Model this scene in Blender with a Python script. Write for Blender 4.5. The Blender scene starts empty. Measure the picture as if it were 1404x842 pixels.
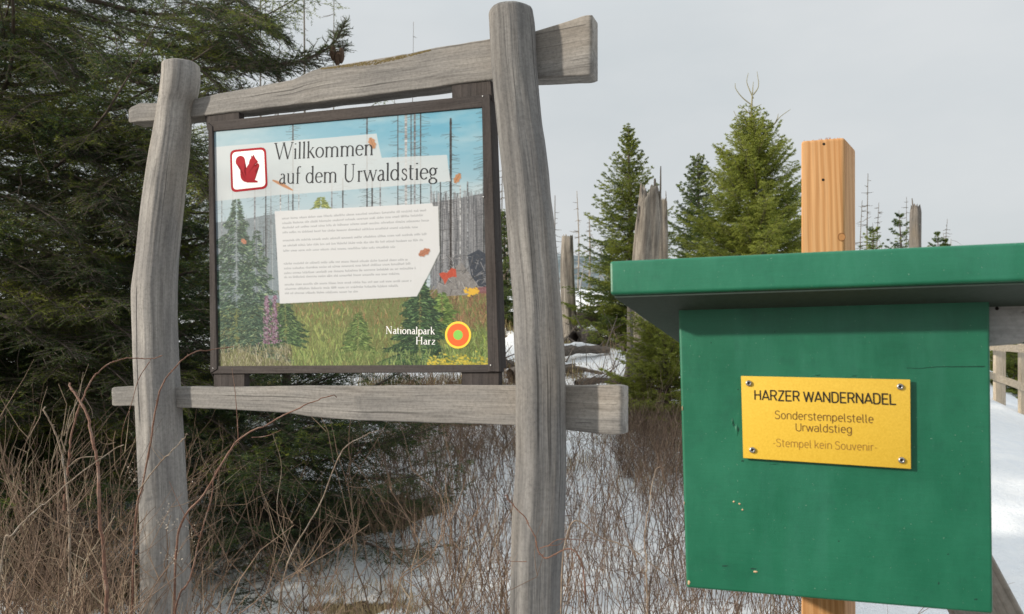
EXPOSURE = 0.04
INKGAIN = .90
GREEN = [(.010, .125, .068), (.016, .168, .095), (.036, .22, .135)]
import bpy, bmesh, math
import numpy as np
from mathutils import Vector
rng = np.random.default_rng(7)
scene = bpy.context.scene
COL = scene.collection
R = math.radians
# ------------------------------------------------------------------ camera
W0, H0, FPX = 1404.0, 842.0, 1053.0
CAM = np.array([0.0, 0.0, 1.60]); PITCH = math.atan(86 / 1053)
FW = np.array([0, math.cos(PITCH), math.sin(PITCH)]); UPV = np.array([0, -math.sin(PITCH), math.cos(PITCH)]); RT = np.array([1.0, 0, 0])
def ray(px, py):
    return FW + RT * ((px - W0 / 2) / FPX) + UPV * ((H0 / 2 - py) / FPX)
def at(px, py, Y):
    d = ray(px, py); return CAM + d * (Y / d[1])
cd = bpy.data.cameras.new('camera'); cam = bpy.data.objects.new('camera', cd); COL.objects.link(cam)
cam.location = CAM; cam.rotation_euler = (math.pi / 2 + PITCH, 0, 0)
cd.sensor_width = 36; cd.lens = 27.0; cd.clip_end = 4000; cd.clip_start = 0.02
cd.dof.use_dof = True; cd.dof.focus_distance = 1.75; cd.dof.aperture_fstop = 11
scene.camera = cam
class Plane:
    """a vertical plane through two plan points; o() gives the world point where the sight line of a traced feature meets it"""
    def __init__(s, L, Rr, lean=0.0):
        s.L = np.array([L[0], L[1], 0.0]); d = np.array([Rr[0] - L[0], Rr[1] - L[1], 0.0])
        s.len = np.linalg.norm(d); s.u = d / s.len; s.n = np.array([s.u[1], -s.u[0], 0.0])
        if np.dot(s.n, CAM - s.L) < 0: s.n = -s.n
        s.w = np.array([0, 0, 1.0])
    def p(s, px, py, off=0.0):
        d = ray(px, py); q = s.L + s.n * off
        return CAM + d * (np.dot(q - CAM, s.n) / np.dot(d, s.n))
    def uw(s, px, py, off=0.0):
        q = s.p(px, py, off) - s.L; return np.dot(q, s.u), q[2]
    def xyz(s, u, w, off=0.0):
        return s.L + s.u * u + s.w * w + s.n * off
# ------------------------------------------------------------------ noise
def vnoise(x, y, seed=0):
    x = np.asarray(x, float); y = np.asarray(y, float)
    xi = np.floor(x).astype(np.int64); yi = np.floor(y).astype(np.int64); fx = x - xi; fy = y - yi
    fx = fx * fx * (3 - 2 * fx); fy = fy * fy * (3 - 2 * fy)
    def h(a, b):
        n = (a * 374761393 + b * 668265263 + seed * 974711) & 0x7fffffff
        n = ((n ^ (n >> 13)) * 1274126177) & 0x7fffffff
        n = (n ^ (n >> 16)) & 0xffffff
        return n / 0xffffff
    return (h(xi, yi) * (1 - fx) + h(xi + 1, yi) * fx) * (1 - fy) + (h(xi, yi + 1) * (1 - fx) + h(xi + 1, yi + 1) * fx) * fy
def fbm(x, y, o=4, seed=0):
    s = 0; a = .5; f = 1.0; t = 0
    for k in range(o):
        s = s + a * vnoise(np.asarray(x) * f + 17.3 * k, np.asarray(y) * f - 9.1 * k, seed + k); t += a; a *= .5; f *= 2.03
    return s / t
def sstep(a, b, x):
    t = np.clip((x - a) / (b - a), 0, 1); return t * t * (3 - 2 * t)
# ------------------------------------------------------------------ mesh helpers
def origin_of(o):
    v = np.zeros(3)
    while o is not None:
        v += np.array(o.location); o = o.parent
    return v
def mk(name, V, F, mat, parent=None, origin=None, attrs=None, smooth=True, uvs=None):
    """one mesh object from world-space vertices; F is an (n,k) array or a list of such arrays / index lists"""
    V = np.asarray(V, float).reshape(-1, 3)
    base = origin_of(parent) if parent is not None else (np.zeros(3) if origin is None else np.asarray(origin, float))
    if isinstance(F, np.ndarray): F = [F]
    loops = []; tot = []
    for a in F:
        if isinstance(a, np.ndarray) and a.ndim == 2:
            loops.append(a.reshape(-1)); tot.append(np.full(len(a), a.shape[1]))
        else:
            loops.append(np.asarray(a)); tot.append(np.array([len(a)]))
    loops = np.concatenate(loops).astype(np.int32); tot = np.concatenate(tot).astype(np.int32)
    st = np.concatenate([[0], np.cumsum(tot)[:-1]]).astype(np.int32)
    me = bpy.data.meshes.new(name)
    me.vertices.add(len(V)); me.vertices.foreach_set('co', (V - base).astype(np.float32).reshape(-1))
    me.loops.add(len(loops)); me.loops.foreach_set('vertex_index', loops)
    me.polygons.add(len(tot)); me.polygons.foreach_set('loop_start', st); me.polygons.foreach_set('loop_total', tot)
    if smooth: me.polygons.foreach_set('use_smooth', np.ones(len(tot), bool))
    for k, a in (attrs or {}).items():
        a = np.asarray(a, np.float32)
        if a.ndim == 1:
            at_ = me.attributes.new(k, 'FLOAT', 'POINT'); at_.data.foreach_set('value', a)
        else:
            at_ = me.attributes.new(k, 'FLOAT_VECTOR', 'POINT'); at_.data.foreach_set('vector', a.reshape(-1))
    me.update(calc_edges=True); me.validate()
    if mat is not None: me.materials.append(mat)
    o = bpy.data.objects.new(name, me); COL.objects.link(o)
    if parent is not None: o.parent = parent
    else: o.location = base
    return o
def thing(name, label, cat, loc, group=None):
    o = bpy.data.objects.new(name, None); o.empty_display_size = .1; COL.objects.link(o); o.location = [float(c) for c in loc]
    return tag(o, label, cat, group)
def tag(o, label=None, cat=None, group=None, kind=None):
    if label: o['label'] = label
    if cat: o['category'] = cat
    if group: o['group'] = group
    if kind: o['kind'] = kind
    return o
def tubes(P, Rd, n=4, caps=False):
    """P (N,K,3) centre lines, Rd (N,K) radii -> vertices, quads"""
    P = np.asarray(P, float); Rd = np.asarray(Rd, float); N, K, _ = P.shape
    T = np.gradient(P, axis=1); T /= np.linalg.norm(T, axis=2, keepdims=True) + 1e-12
    ref = np.zeros_like(T); m = np.abs(T[..., 2:3].mean(axis=1, keepdims=True)) > .8
    ref = np.where(m, np.array([1.0, 0, 0]), np.array([0, 0, 1.0])) * np.ones_like(T)
    A = np.cross(T, ref); A /= np.linalg.norm(A, axis=2, keepdims=True) + 1e-12; B = np.cross(T, A)
    an = np.arange(n) * 2 * math.pi / n
    V = P[:, :, None] + Rd[:, :, None, None] * (A[:, :, None] * np.cos(an)[None, None, :, None] + B[:, :, None] * np.sin(an)[None, None, :, None])
    idx = np.arange(N * K * n).reshape(N, K, n); a = idx[:, :-1]; b = idx[:, 1:]
    q = np.stack([a, np.roll(a, -1, 2), np.roll(b, -1, 2), b], -1).reshape(-1, 4)
    return V.reshape(-1, 3), q
def join(parts):
    V = []; F = []; o = 0
    for v, f in parts:
        V.append(v); F.append(f + o); o += len(v)
    return np.concatenate(V), np.concatenate(F)
def spline(pts, n):
    """Catmull-Rom through the points, n samples"""
    p = np.asarray(pts, float)
    if len(p) < 3:
        t = np.linspace(0, 1, n)[:, None]; return p[0] * (1 - t) + p[-1] * t
    q = np.vstack([2 * p[0] - p[1], p, 2 * p[-1] - p[-2]]); s = np.linspace(0, len(p) - 1 - 1e-9, n); i = s.astype(int); t = (s - i)[:, None]
    a, b, c, d = q[i], q[i + 1], q[i + 2], q[i + 3]
    return .5 * (2 * b + (c - a) * t + (2 * a - 5 * b + 4 * c - d) * t * t + (3 * b - a - 3 * c + d) * t ** 3)
def slab(name, quad, dirn, thick, mat, parent, bevel=.003, segs=3, gc=None, origin=None):
    """a board: four front corners (TL,TR,BR,BL) pushed back along dirn, edges rounded"""
    q = [np.asarray(p, float) for p in quad]; back = [p + np.asarray(dirn) * thick for p in q]
    base = origin_of(parent) if parent is not None else (np.zeros(3) if origin is None else np.asarray(origin, float))
    bm = bmesh.new(); vs = [bm.verts.new(p - base) for p in q + back]
    for f in ((0, 3, 2, 1), (4, 5, 6, 7), (0, 1, 5, 4), (1, 2, 6, 5), (2, 3, 7, 6), (3, 0, 4, 7)): bm.faces.new([vs[i] for i in f])
    bmesh.ops.recalc_face_normals(bm, faces=bm.faces)
    if bevel: bmesh.ops.bevel(bm, geom=bm.edges[:], offset=bevel, segments=segs, profile=.6, affect='EDGES')
    me = bpy.data.meshes.new(name); bm.to_mesh(me); bm.free()
    if gc is not None:
        ax, ay, az = [np.asarray(a) for a in gc]
        co = np.zeros(len(me.vertices) * 3, np.float32); me.vertices.foreach_get('co', co); co = co.reshape(-1, 3) + (base - q[0])
        a = me.attributes.new('gc', 'FLOAT_VECTOR', 'POINT')
        a.data.foreach_set('vector', np.stack([co @ ax, co @ ay, co @ az], -1).astype(np.float32).reshape(-1))
    me.materials.append(mat); me.polygons.foreach_set('use_smooth', np.ones(len(me.polygons), bool))
    try: me.set_sharp_from_angle(angle=R(35))
    except Exception: pass
    o = bpy.data.objects.new(name, me); COL.objects.link(o)
    if parent is not None: o.parent = parent
    else: o.location = base
    return o
# ------------------------------------------------------------------ materials
def newmat(name):
    m = bpy.data.materials.new(name); m.use_nodes = True; nt = m.node_tree
    return m, nt, nt.nodes['Principled BSDF']
def nd(nt, t, **kw):
    n = nt.nodes.new(t)
    for k, v in kw.items():
        if k.startswith('i_'): n.inputs[int(k[2:]) if k[2:].isdigit() else k[2:].replace('_', ' ')].default_value = v
        else: setattr(n, k, v)
    return n
def ramp(nt, fac, stops):
    r = nt.nodes.new('ShaderNodeValToRGB'); e = r.color_ramp.elements
    while len(e) < len(stops): e.new(.5)
    for el, (p, c) in zip(e, stops):
        el.position = p; el.color = (*c, 1) if len(c) == 3 else c
    nt.links.new(fac, r.inputs[0]); return r.outputs[0]
def mixc(nt, fac, a, b, mode='MIX'):
    m = nt.nodes.new('ShaderNodeMix'); m.data_type = 'RGBA'; m.blend_type = mode
    for s, v in ((0, fac), (6, a), (7, b)):
        if hasattr(v, 'is_linked') or hasattr(v, 'links'): nt.links.new(v, m.inputs[s])
        else: m.inputs[s].default_value = v if s == 0 else ((*v, 1) if len(v) == 3 else v)
    return m.outputs[2]
def noise(nt, vec, scale, detail=4, rough=.55, dist=0):
    n = nt.nodes.new('ShaderNodeTexNoise'); n.inputs['Scale'].default_value = scale; n.inputs['Detail'].default_value = detail
    n.inputs['Roughness'].default_value = rough; n.inputs['Distortion'].default_value = dist
    if vec is not None: nt.links.new(vec, n.inputs['Vector'])
    return n.outputs[0]
def mapping(nt, vec, sc=(1, 1, 1), loc=(0, 0, 0)):
    n = nt.nodes.new('ShaderNodeMapping'); n.inputs['Scale'].default_value = sc; n.inputs['Location'].default_value = loc; nt.links.new(vec, n.inputs['Vector']); return n.outputs[0]
def attr(nt, name, out='Vector'):
    n = nt.nodes.new('ShaderNodeAttribute'); n.attribute_name = name; return n.outputs[out]
def objco(nt): return nt.nodes.new('ShaderNodeTexCoord').outputs['Object']
def bump(nt, bs, h, strength=.3, dist=.002, prev=None):
    b = nt.nodes.new('ShaderNodeBump'); b.inputs['Strength'].default_value = strength; b.inputs['Distance'].default_value = dist; nt.links.new(h, b.inputs['Height'])
    if prev is not None: nt.links.new(prev, b.inputs['Normal'])
    if bs is not None: nt.links.new(b.outputs[0], bs.inputs['Normal'])
    return b.outputs[0]
def wood(name, dark, mid, light, blotch=(.3, .29, .27), warm=(.40, .33, .25), seed=0, fine=260, rough=.85, crack=.6):
    """weathered timber; the vector attribute gc runs along the grain in z"""
    m, nt, bs = newmat(name); g = attr(nt, 'gc')
    g1 = mapping(nt, g, (38, 38, 2.2), (seed, seed * 2, 0)); g2 = mapping(nt, g, (fine, fine, 5), (seed, 0, seed)); g3 = mapping(nt, g, (7, 7, 2.6), (0, seed, seed * 3))
    n1 = noise(nt, g1, 1, 6, .62, .35); n2 = noise(nt, g2, 1, 3, .6, .2); n3 = noise(nt, g3, 1, 4, .6, .5)
    c = ramp(nt, n1, [(.22, dark), (.44, mid), (.66, light), (.85, mid)])
    c = mixc(nt, ramp(nt, n3, [(.35, (0, 0, 0)), (.7, (.75, .75, .75))]), c, blotch)
    w = ramp(nt, noise(nt, mapping(nt, g, (3, 3, .9), (seed * 5, 1, 2)), 1, 3), [(.5, (0, 0, 0)), (.72, (.55, .55, .55))]); c = mixc(nt, w, c, warm)
    c = mixc(nt, 1.0, c, ramp(nt, n2, [(.25, (.72, .72, .72)), (.5, (.99, .99, .99)), (.8, (1.08, 1.08, 1.08))]), 'MULTIPLY')
    mt_ = noise(nt, g, 85, 4, .7); c = mixc(nt, 1.0, c, ramp(nt, mt_, [(.25, (.70, .70, .70)), (.5, (.97, .97, .97)), (.75, (1.14, 1.14, 1.14))]), 'MULTIPLY')
    ck = noise(nt, mapping(nt, g, (70, 70, 1.0), (seed, 3, 9)), 1, 3, .5, .3); cf = ramp(nt, ck, [(.30, (1, 1, 1)), (.355, (0, 0, 0))])
    c = mixc(nt, mixc(nt, 1.0, cf, (crack, crack, crack), 'MULTIPLY'), c, (dark[0] * .3, dark[1] * .3, dark[2] * .3))
    sp = noise(nt, mapping(nt, g, (160, 160, 90), (4, seed, 1)), 1, 2); c = mixc(nt, ramp(nt, sp, [(.68, (0, 0, 0)), (.74, (.45, .45, .45))]), c, (.07, .065, .06))
    nt.links.new(c, bs.inputs['Base Color']); bs.inputs['Roughness'].default_value = rough; bs.inputs['Specular IOR Level'].default_value = .25
    b = bump(nt, None, n1, .5, .006); b = bump(nt, None, ck, .35, .006, b); bump(nt, bs, n2, .5, .0016, b)
    return m
def plain(name, col, rough=.6, metal=0, spec=.4, var=.15, sc=40, bmp=.1, bd=.001):
    m, nt, bs = newmat(name); v = objco(nt); n = noise(nt, v, sc, 5, .6)
    c = mixc(nt, n, tuple(x * (1 - var) for x in col), tuple(min(1, x * (1 + var)) for x in col))
    nt.links.new(c, bs.inputs['Base Color']); bs.inputs['Roughness'].default_value = rough; bs.inputs['Metallic'].default_value = metal; bs.inputs['Specular IOR Level'].default_value = spec
    if bmp: bump(nt, bs, n, bmp, bd)
    return m
# ------------------------------------------------------------------ light and sky
SUN_AZ, SUN_EL = R(197), R(22)          # towards the sun: from the left
sd = np.array([math.cos(SUN_AZ) * math.cos(SUN_EL), math.sin(SUN_AZ) * math.cos(SUN_EL), math.sin(SUN_EL)])
sl = bpy.data.lights.new('sun', 'SUN'); sl.energy = 4.3; sl.angle = R(2.2); sl.color = (1.0, .90, .76)
so = bpy.data.objects.new('sun', sl); COL.objects.link(so); so.rotation_euler = Vector(tuple(sd)).to_track_quat('Z', 'Y').to_euler(); so.location = (-6, -2, 8)
wd = bpy.data.worlds.new('World'); scene.world = wd; wd.use_nodes = True; nt = wd.node_tree
bg = nt.nodes['Background']; sky = nt.nodes.new('ShaderNodeTexSky'); sky.sky_type = 'NISHITA'; sky.sun_disc = False
sky.sun_elevation = SUN_EL; sky.sun_rotation = math.pi / 2 - SUN_AZ; sky.air_density = 1.2; sky.dust_density = 3
tc = nt.nodes.new('ShaderNodeTexCoord')
cl = noise(nt, mapping(nt, tc.outputs['Generated'], (1, 1, 2.5)), 1.6, 5, .55)
veil = ramp(nt, cl, [(.32, (.60, .65, .675)), (.68, (.74, .765, .775))])
sx_ = nt.nodes.new('ShaderNodeSeparateXYZ'); nt.links.new(tc.outputs['Generated'], sx_.inputs[0])
# an overcast sky is brighter towards the zenith than at the horizon
zen = ramp(nt, sx_.outputs[2], [(.0, (.9, .9, .9)), (.12, (1, 1, 1)), (.42, (1.06, 1.06, 1.06)), (1.0, (1, 1, 1))])
zm = nt.nodes.new('ShaderNodeMapRange'); zm.inputs[1].default_value = .42; zm.inputs[2].default_value = 1; zm.inputs[3].default_value = 9.4; zm.inputs[4].default_value = 19.0; nt.links.new(sx_.outputs[2], zm.inputs[0])
veil10 = mixc(nt, 1.0, mixc(nt, 1.0, veil, zen, 'MULTIPLY'), zm.outputs[0], 'MULTIPLY')
nt.links.new(mixc(nt, .9, sky.outputs[0], veil10), bg.inputs[0]); bg.inputs[1].default_value = .1
vs = scene.view_settings; vs.view_transform = 'Standard'; vs.look = 'None'; vs.gamma = 1; vs.exposure = EXPOSURE; vs.use_curve_mapping = False
scene.cycles.max_bounces = 6; scene.cycles.diffuse_bounces = 3; scene.cycles.transparent_max_bounces = 8
scene.cycles.use_denoising = True
# ------------------------------------------------------------------ ground
ZY = [-60, -6, 0, 2, 3, 4, 5, 6, 7, 9, 12, 20, 30, 45, 70, 150, 400, 1500]
ZZ = [-1.5, -.2, 0, .25, .38, .53, .73, .93, 1.12, 1.5, 2.05, 3.45, 4.55, 5.3, 4.2, -6, -30, -60]
def zbase(x, y):
    z = np.interp(y, ZY, ZZ)
    low = sstep(0, 3.5, x - (.9 + .33 * y)) * sstep(2, 9, y) * (1 - sstep(14, 30, y))
    z = z * (1 - .50 * low)
    return z
def snowmask(x, y):
    n = fbm(x * 1.1 + 3, y * 1.1, 5, 5) + .5 * (fbm(x * 4, y * 4, 3, 11) - .5)
    b = n - .40
    def blob(cx, cy, rx, ry, s): return s * np.exp(-(((x - cx) / rx) ** 2 + ((y - cy) / ry) ** 2))
    b = b + blob(.45, 5.2, 1.5, 1.3, .33) + blob(-.78, 4.02, .42, .2, 1.1) + blob(-1.4, 3.5, .25, .3, .8) + blob(3.6, 5, 1.9, 5, 1.5) + blob(-1.55, 3.0, .5, .3, .55) + blob(-3, 5.2, .8, .7, .3) + blob(-.3, 4.6, .4, .3, .4)
    b = b - blob(-.8, 4.75, .55, .32, .9) - blob(-3.2, 4, 1.2, 1.0, .25) - blob(.15, 7.3, 1.2, .55, .5) - blob(-.9, 3.62, .4, .1, .35) - blob(1.4, 6.6, .5, .8, .6)
    b = b + .05 * sstep(8, 20, y) - .5 * (1 - sstep(1.2, 2.0, y)) * (x < 1.2) - .6 * (1 - sstep(-.5, .6, y)) + .07  # unseen ground behind the camera kept bare to cut frontal bounce light
    return sstep(-.03, .06, b)
def zground(x, y):
    x = np.asarray(x, float); y = np.asarray(y, float)
    near = sstep(.5, 3, np.hypot(x, y)) * (1 - sstep(60, 200, np.hypot(x, y)))
    z = zbase(x, y) + near * (.16 * (fbm(x * .8, y * .8, 4, 2) - .5) + .05 * (fbm(x * 4, y * 4, 3, 8) - .5))
    z = z + sstep(7, 14, y) * (1 - sstep(60, 120, y)) * .7 * (fbm(x * .3, y * .3, 3, 21) - .5)
    return z + .07 * snowmask(x, y) * near
def gz(x, y): return float(zground(np.array([x]), np.array([y]))[0])
t = np.linspace(-1, 1, 560); gx = .5 + 1.3 * np.sinh(t * 7.0); gy = 3.6 + 1.3 * np.sinh(t * 7.0)
GX, GY = np.meshgrid(gx, gy); GZ = zground(GX, GY); SM = snowmask(GX, GY)
GZ = GZ + sstep(60, 140, np.hypot(GX, GY)) * 6 * (fbm(GX * .01, GY * .01, 3, 5) - .5)
n = len(t); idx = np.arange(n * n).reshape(n, n)
Q = np.stack([idx[:-1, :-1], idx[:-1, 1:], idx[1:, 1:], idx[1:, :-1]], -1).reshape(-1, 4)
m, nt, bs = newmat('snowy_ground'); v = objco(nt); s = attr(nt, 'snow', 'Fac')
n1 = noise(nt, v, 9, 6, .65); n2 = noise(nt, v, 60, 4, .7); n3 = noise(nt, v, 2.2, 3)
soil = ramp(nt, n2, [(.25, (.035, .025, .016)), (.5, (.10, .07, .043)), (.75, (.23, .17, .10))])
soil = mixc(nt, ramp(nt, n3, [(.45, (0, 0, 0)), (.65, (.7, .7, .7))]), soil, ramp(nt, n2, [(.3, (.05, .042, .018)), (.7, (.20, .15, .085))]))
ma = nd(nt, 'ShaderNodeMath', operation='MULTIPLY_ADD'); nt.links.new(n1, ma.inputs[0]); ma.inputs[1].default_value = .9; nt.links.new(s, ma.inputs[2])
f = ramp(nt, ma.outputs[0], [(.78, (0, 0, 0)), (.90, (1, 1, 1))])
snowc = ramp(nt, n1, [(.3, (.80, .83, .87)), (.7, (.90, .91, .92))])
fl = ramp(nt, noise(nt, v, 170, 2), [(.70, (0, 0, 0)), (.75, (.7, .7, .7))]); snowc = mixc(nt, fl, snowc, (.16, .11, .07))
nt.links.new(mixc(nt, f, soil, snowc), bs.inputs['Base Color']); bs.inputs['Roughness'].default_value = .75
b = bump(nt, None, n1, .5, .05); bump(nt, bs, n2, .8, .015, b)
tag(mk('ground', np.stack([GX, GY, GZ], -1), Q, m, attrs={'snow': SM.reshape(-1)}), 'snow patches over brown heath soil rising behind the sign', kind='structure')
# far hill
hx = np.linspace(-900, 1300, 260); hy = np.linspace(520, 1000, 50); HX, HY = np.meshgrid(hx, hy)
prof = np.interp(HX, [-900, -300, 20, 60, 130, 260, 500, 1300], [60, 120, 150, 158, 150, 118, 90, 40])
HZ = -60 + (prof + 60) * np.sin(np.clip((HY - 520) / 480 * 1.35, 0, 1.6)) + 7 * (fbm(HX * .03, HY * .03, 4, 4) - .5) + 5 * (fbm(HX * .3, HY * .1, 2, 14) - .5) * sstep(600, 900, HY)
idx = np.arange(HX.size).reshape(HX.shape); Q = np.stack([idx[:-1, :-1], idx[:-1, 1:], idx[1:, 1:], idx[1:, :-1]], -1).reshape(-1, 4)
m, nt, bs = newmat('hazy_hill_forest'); v = objco(nt)
c = ramp(nt, noise(nt, v, .05, 8, .75), [(.35, (.085, .12, .135)), (.52, (.16, .19, .205)), (.66, (.42, .46, .49))])  # forest and snow tones with the distance haze mixed into the colour
nt.links.new(c, bs.inputs['Base Color']); bs.inputs['Roughness'].default_value = 1; bs.inputs['Specular IOR Level'].default_value = 0
tag(mk('hill', np.stack([HX, HY, HZ], -1), Q, m), 'distant wooded ridge dusted with snow', kind='structure')
# ------------------------------------------------------------------ lettering drawn with a pen
def A(cx, cy, rx, ry, a0, a1, n=18):
    a = np.radians(np.linspace(a0, a1, n)); return [(cx + rx * math.cos(k), cy + ry * math.sin(k)) for k in a]
def sr(x, y, h=62): return ([(x - h, y), (x + h, y)], 26)
def sp_(pts, n=26): return [tuple(p) for p in spline(pts, n)]
SERIF = {
 'l': (225, [[(110, 0), (110, 700)], sr(110, 6), ([(45, 655), (110, 690)], 30)]),
 'i': (225, [[(110, 0), (110, 430)], sr(110, 6), ([(45, 390), (110, 425)], 30), ([(110, 600), (110, 640)], 70)]),
 'k': (450, [[(110, 0), (110, 700)], sr(110, 6), ([(45, 655), (110, 690)], 30), ([(110, 200), (340, 425)], 28), ([(190, 275), (400, 10)], 62), sr(400, 6, 50), sr(340, 425, 50)]),
 'o': (470, [A(235, 215, 180, 205, 0, 360, 30)]),
 'm': (760, [[(110, 0), (110, 430)], sr(110, 6), ([(45, 390), (110, 425)], 30), A(245, 290, 135, 125, 170, 0) + [(380, 0)], sr(380, 6), A(515, 290, 135, 125, 180, 0) + [(650, 0)], sr(650, 6)]),
 'n': (490, [[(110, 0), (110, 430)], sr(110, 6), ([(45, 390), (110, 425)], 30), A(245, 290, 135, 125, 170, 0) + [(380, 0)], sr(380, 6)]),
 'e': (410, [A(215, 215, 165, 205, 8, 318, 30), ([(60, 240), (372, 240)], 26)]),
 'a': (410, [A(205, 320, 95, 100, 150, 0) + [(300, 70), (345, 15), (385, 30)], sp_([(300, 262), (160, 230), (75, 150), (80, 50), (160, 5), (240, 30), (300, 90)])]),
 'u': (500, [[(110, 430)] + A(240, 135, 130, 125, 180, 350), [(370, 430), (370, 0)], ([(45, 425), (110, 425)], 26), ([(305, 425), (370, 425)], 26), ([(370, 8), (430, 20)], 26)]),
 'f': (290, [[(110, 0), (110, 560)] + A(210, 570, 100, 125, 180, 50), sr(110, 6), ([(35, 425), (240, 425)], 26)]),
 'd': (490, [A(215, 215, 170, 205, 0, 360, 30), [(370, 0), (370, 700)], ([(305, 655), (370, 690)], 30), ([(370, 8), (430, 20)], 26)]),
 'U': (720, [([(160, 700), (160, 230)] + A(350, 220, 190, 215, 180, 270), 60), (A(350, 220, 190, 215, 270, 360) + [(540, 700)], 32), sr(160, 693, 90), sr(540, 693, 80)]),
 'r': (330, [[(110, 0), (110, 430)], sr(110, 6), ([(45, 390), (110, 425)], 30), A(205, 320, 95, 90, 180, 60), ([(235, 405), (275, 395)], 60)]),
 'w': (660, [([(40, 425), (185, 0)], 58), ([(185, 0), (330, 425)], 28), ([(330, 425), (475, 0)], 58), ([(475, 0), (620, 425)], 28), sr(45, 425, 60), sr(330, 425, 55), sr(615, 425, 50)]),
 'W': (1000, [([(60, 700), (285, 0)], 66), ([(285, 0), (500, 700)], 32), ([(500, 700), (715, 0)], 66), ([(715, 0), (940, 700)], 32), sr(60, 693, 80), sr(500, 693, 70), sr(940, 693, 70)]),
 's': (350, [(sp_([(275, 330), (255, 400), (180, 428), (100, 390), (95, 310), (180, 235), (275, 170), (285, 80), (215, 8), (120, 10), (65, 95)], 34), 42)]),
 't': (310, [[(120, 570), (120, 90)] + A(190, 85, 70, 75, 180, 310), ([(40, 425), (265, 425)], 26)]),
 'g': (440, [A(200, 290, 130, 135, 0, 360, 26), (sp_([(140, 165), (95, 110), (140, 60), (300, 40)]), 30), A(205, -70, 165, 105, 0, 360, 28), ([(310, 385), (410, 410)], 34)]),
 'N': (760, [([(140, 0), (140, 700)], 32), ([(140, 700), (610, 0)], 70), ([(610, 0), (610, 700)], 32), sr(140, 6, 80), sr(120, 693, 80), sr(610, 693, 80)]),
 'p': (500, [[(110, -240), (110, 430)], sr(110, -234), ([(45, 390), (110, 425)], 30), A(280, 215, 170, 205, 0, 360, 30)]),
 'H': (740, [[(150, 0), (150, 700)], [(590, 0), (590, 700)], ([(150, 355), (590, 355)], 30), sr(150, 6, 85), sr(590, 6, 85), sr(150, 693, 85), sr(590, 693, 85)]),
 'z': (400, [([(60, 415), (340, 415)], 34), ([(340, 415), (60, 12)], 56), ([(60, 12), (350, 12)], 34)]),
 ' ': (240, [])}
DIN = {
 'H': (560, [[(80, 0), (80, 700)], [(470, 0), (470, 700)], [(80, 360), (470, 360)]]),
 'A': (570, [[(40, 0), (285, 700), (530, 0)], [(110, 190), (460, 190)]]),
 'R': (560, [[(80, 0), (80, 700), (290, 700)] + A(300, 520, 170, 180, 90, -90) + [(80, 340)], [(300, 340), (480, 0)]]),
 'Z': (520, [[(60, 700), (450, 700), (60, 0), (460, 0)]]),
 'E': (510, [[(460, 700), (80, 700), (80, 0), (460, 0)], [(80, 360), (410, 360)]]),
 'W': (760, [[(40, 700), (210, 0), (380, 660), (550, 0), (720, 700)]]),
 'N': (580, [[(80, 0), (80, 700), (490, 0), (490, 700)]]),
 'D': (570, [[(80, 0), (80, 700), (250, 700)] + A(270, 490, 210, 210, 90, 0) + A(270, 210, 210, 210, 0, -90) + [(80, 0)]]),
 'L': (490, [[(80, 700), (80, 0), (440, 0)]]),
 'S': (530, [sp_([(450, 600), (380, 680), (260, 705), (130, 660), (85, 540), (140, 430), (270, 370), (400, 310), (450, 190), (400, 50), (270, -5), (140, 20), (60, 100)], 40)]),
 'U': (570, [[(80, 700)] + A(285, 205, 205, 205, 180, 360) + [(490, 700)]]),
 'o': (490, [A(240, 250, 175, 250, 0, 360, 28)]),
 'n': (490, [[(75, 0), (75, 500)], A(240, 335, 165, 165, 170, 0) + [(405, 0)]]),
 'd': (500, [A(240, 250, 170, 250, 0, 360, 28), [(410, 0), (410, 720)]]),
 'e': (480, [[(70, 265), (410, 265)] + A(240, 250, 172, 250, 4, 310, 26)]),
 'r': (340, [[(75, 0), (75, 500)], A(230, 350, 155, 150, 175, 60)]),
 's': (440, [sp_([(370, 430), (300, 492), (190, 500), (90, 450), (90, 320), (210, 260), (330, 220), (375, 110), (310, 10), (190, -5), (60, 60)], 30)]),
 't': (330, [[(130, 660)] + A(230, 100, 100, 100, 180, 280), [(30, 500), (270, 500)]]),
 'm': (750, [[(75, 0), (75, 500)], A(220, 350, 150, 150, 170, 0) + [(370, 0)], A(520, 350, 150, 150, 180, 0) + [(670, 0)]]),
 'p': (500, [[(75, -200), (75, 500)], A(245, 250, 170, 250, 0, 360, 28)]),
 'l': (250, [[(85, 720)] + A(165, 80, 80, 80, 180, 280)]),
 'w': (640, [[(40, 500), (175, 0), (320, 470), (465, 0), (600, 500)]]),
 'a': (480, [A(240, 350, 160, 150, 150, 0) + [(400, 0)], A(210, 145, 140, 145, 60, 300) + [(400, 90)], [(280, 290), (400, 290)]]),
 'i': (210, [[(85, 0), (85, 500)], [(85, 650), (85, 700)]]),
 'g': (500, [A(240, 250, 170, 250, 0, 360, 28), [(410, 500)] + A(240, -40, 170, 160, 0, -150)]),
 'k': (450, [[(75, 0), (75, 720)], [(380, 500), (75, 190)], [(190, 300), (400, 0)]]),
 'v': (450, [[(40, 500), (215, 0), (390, 500)]]),
 'u': (490, [[(75, 500)] + A(240, 165, 165, 165, 180, 350), [(405, 500), (405, 0)]]),
 '-': (300, [[(60, 270), (220, 270)]]), ' ': (200, [])}
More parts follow.
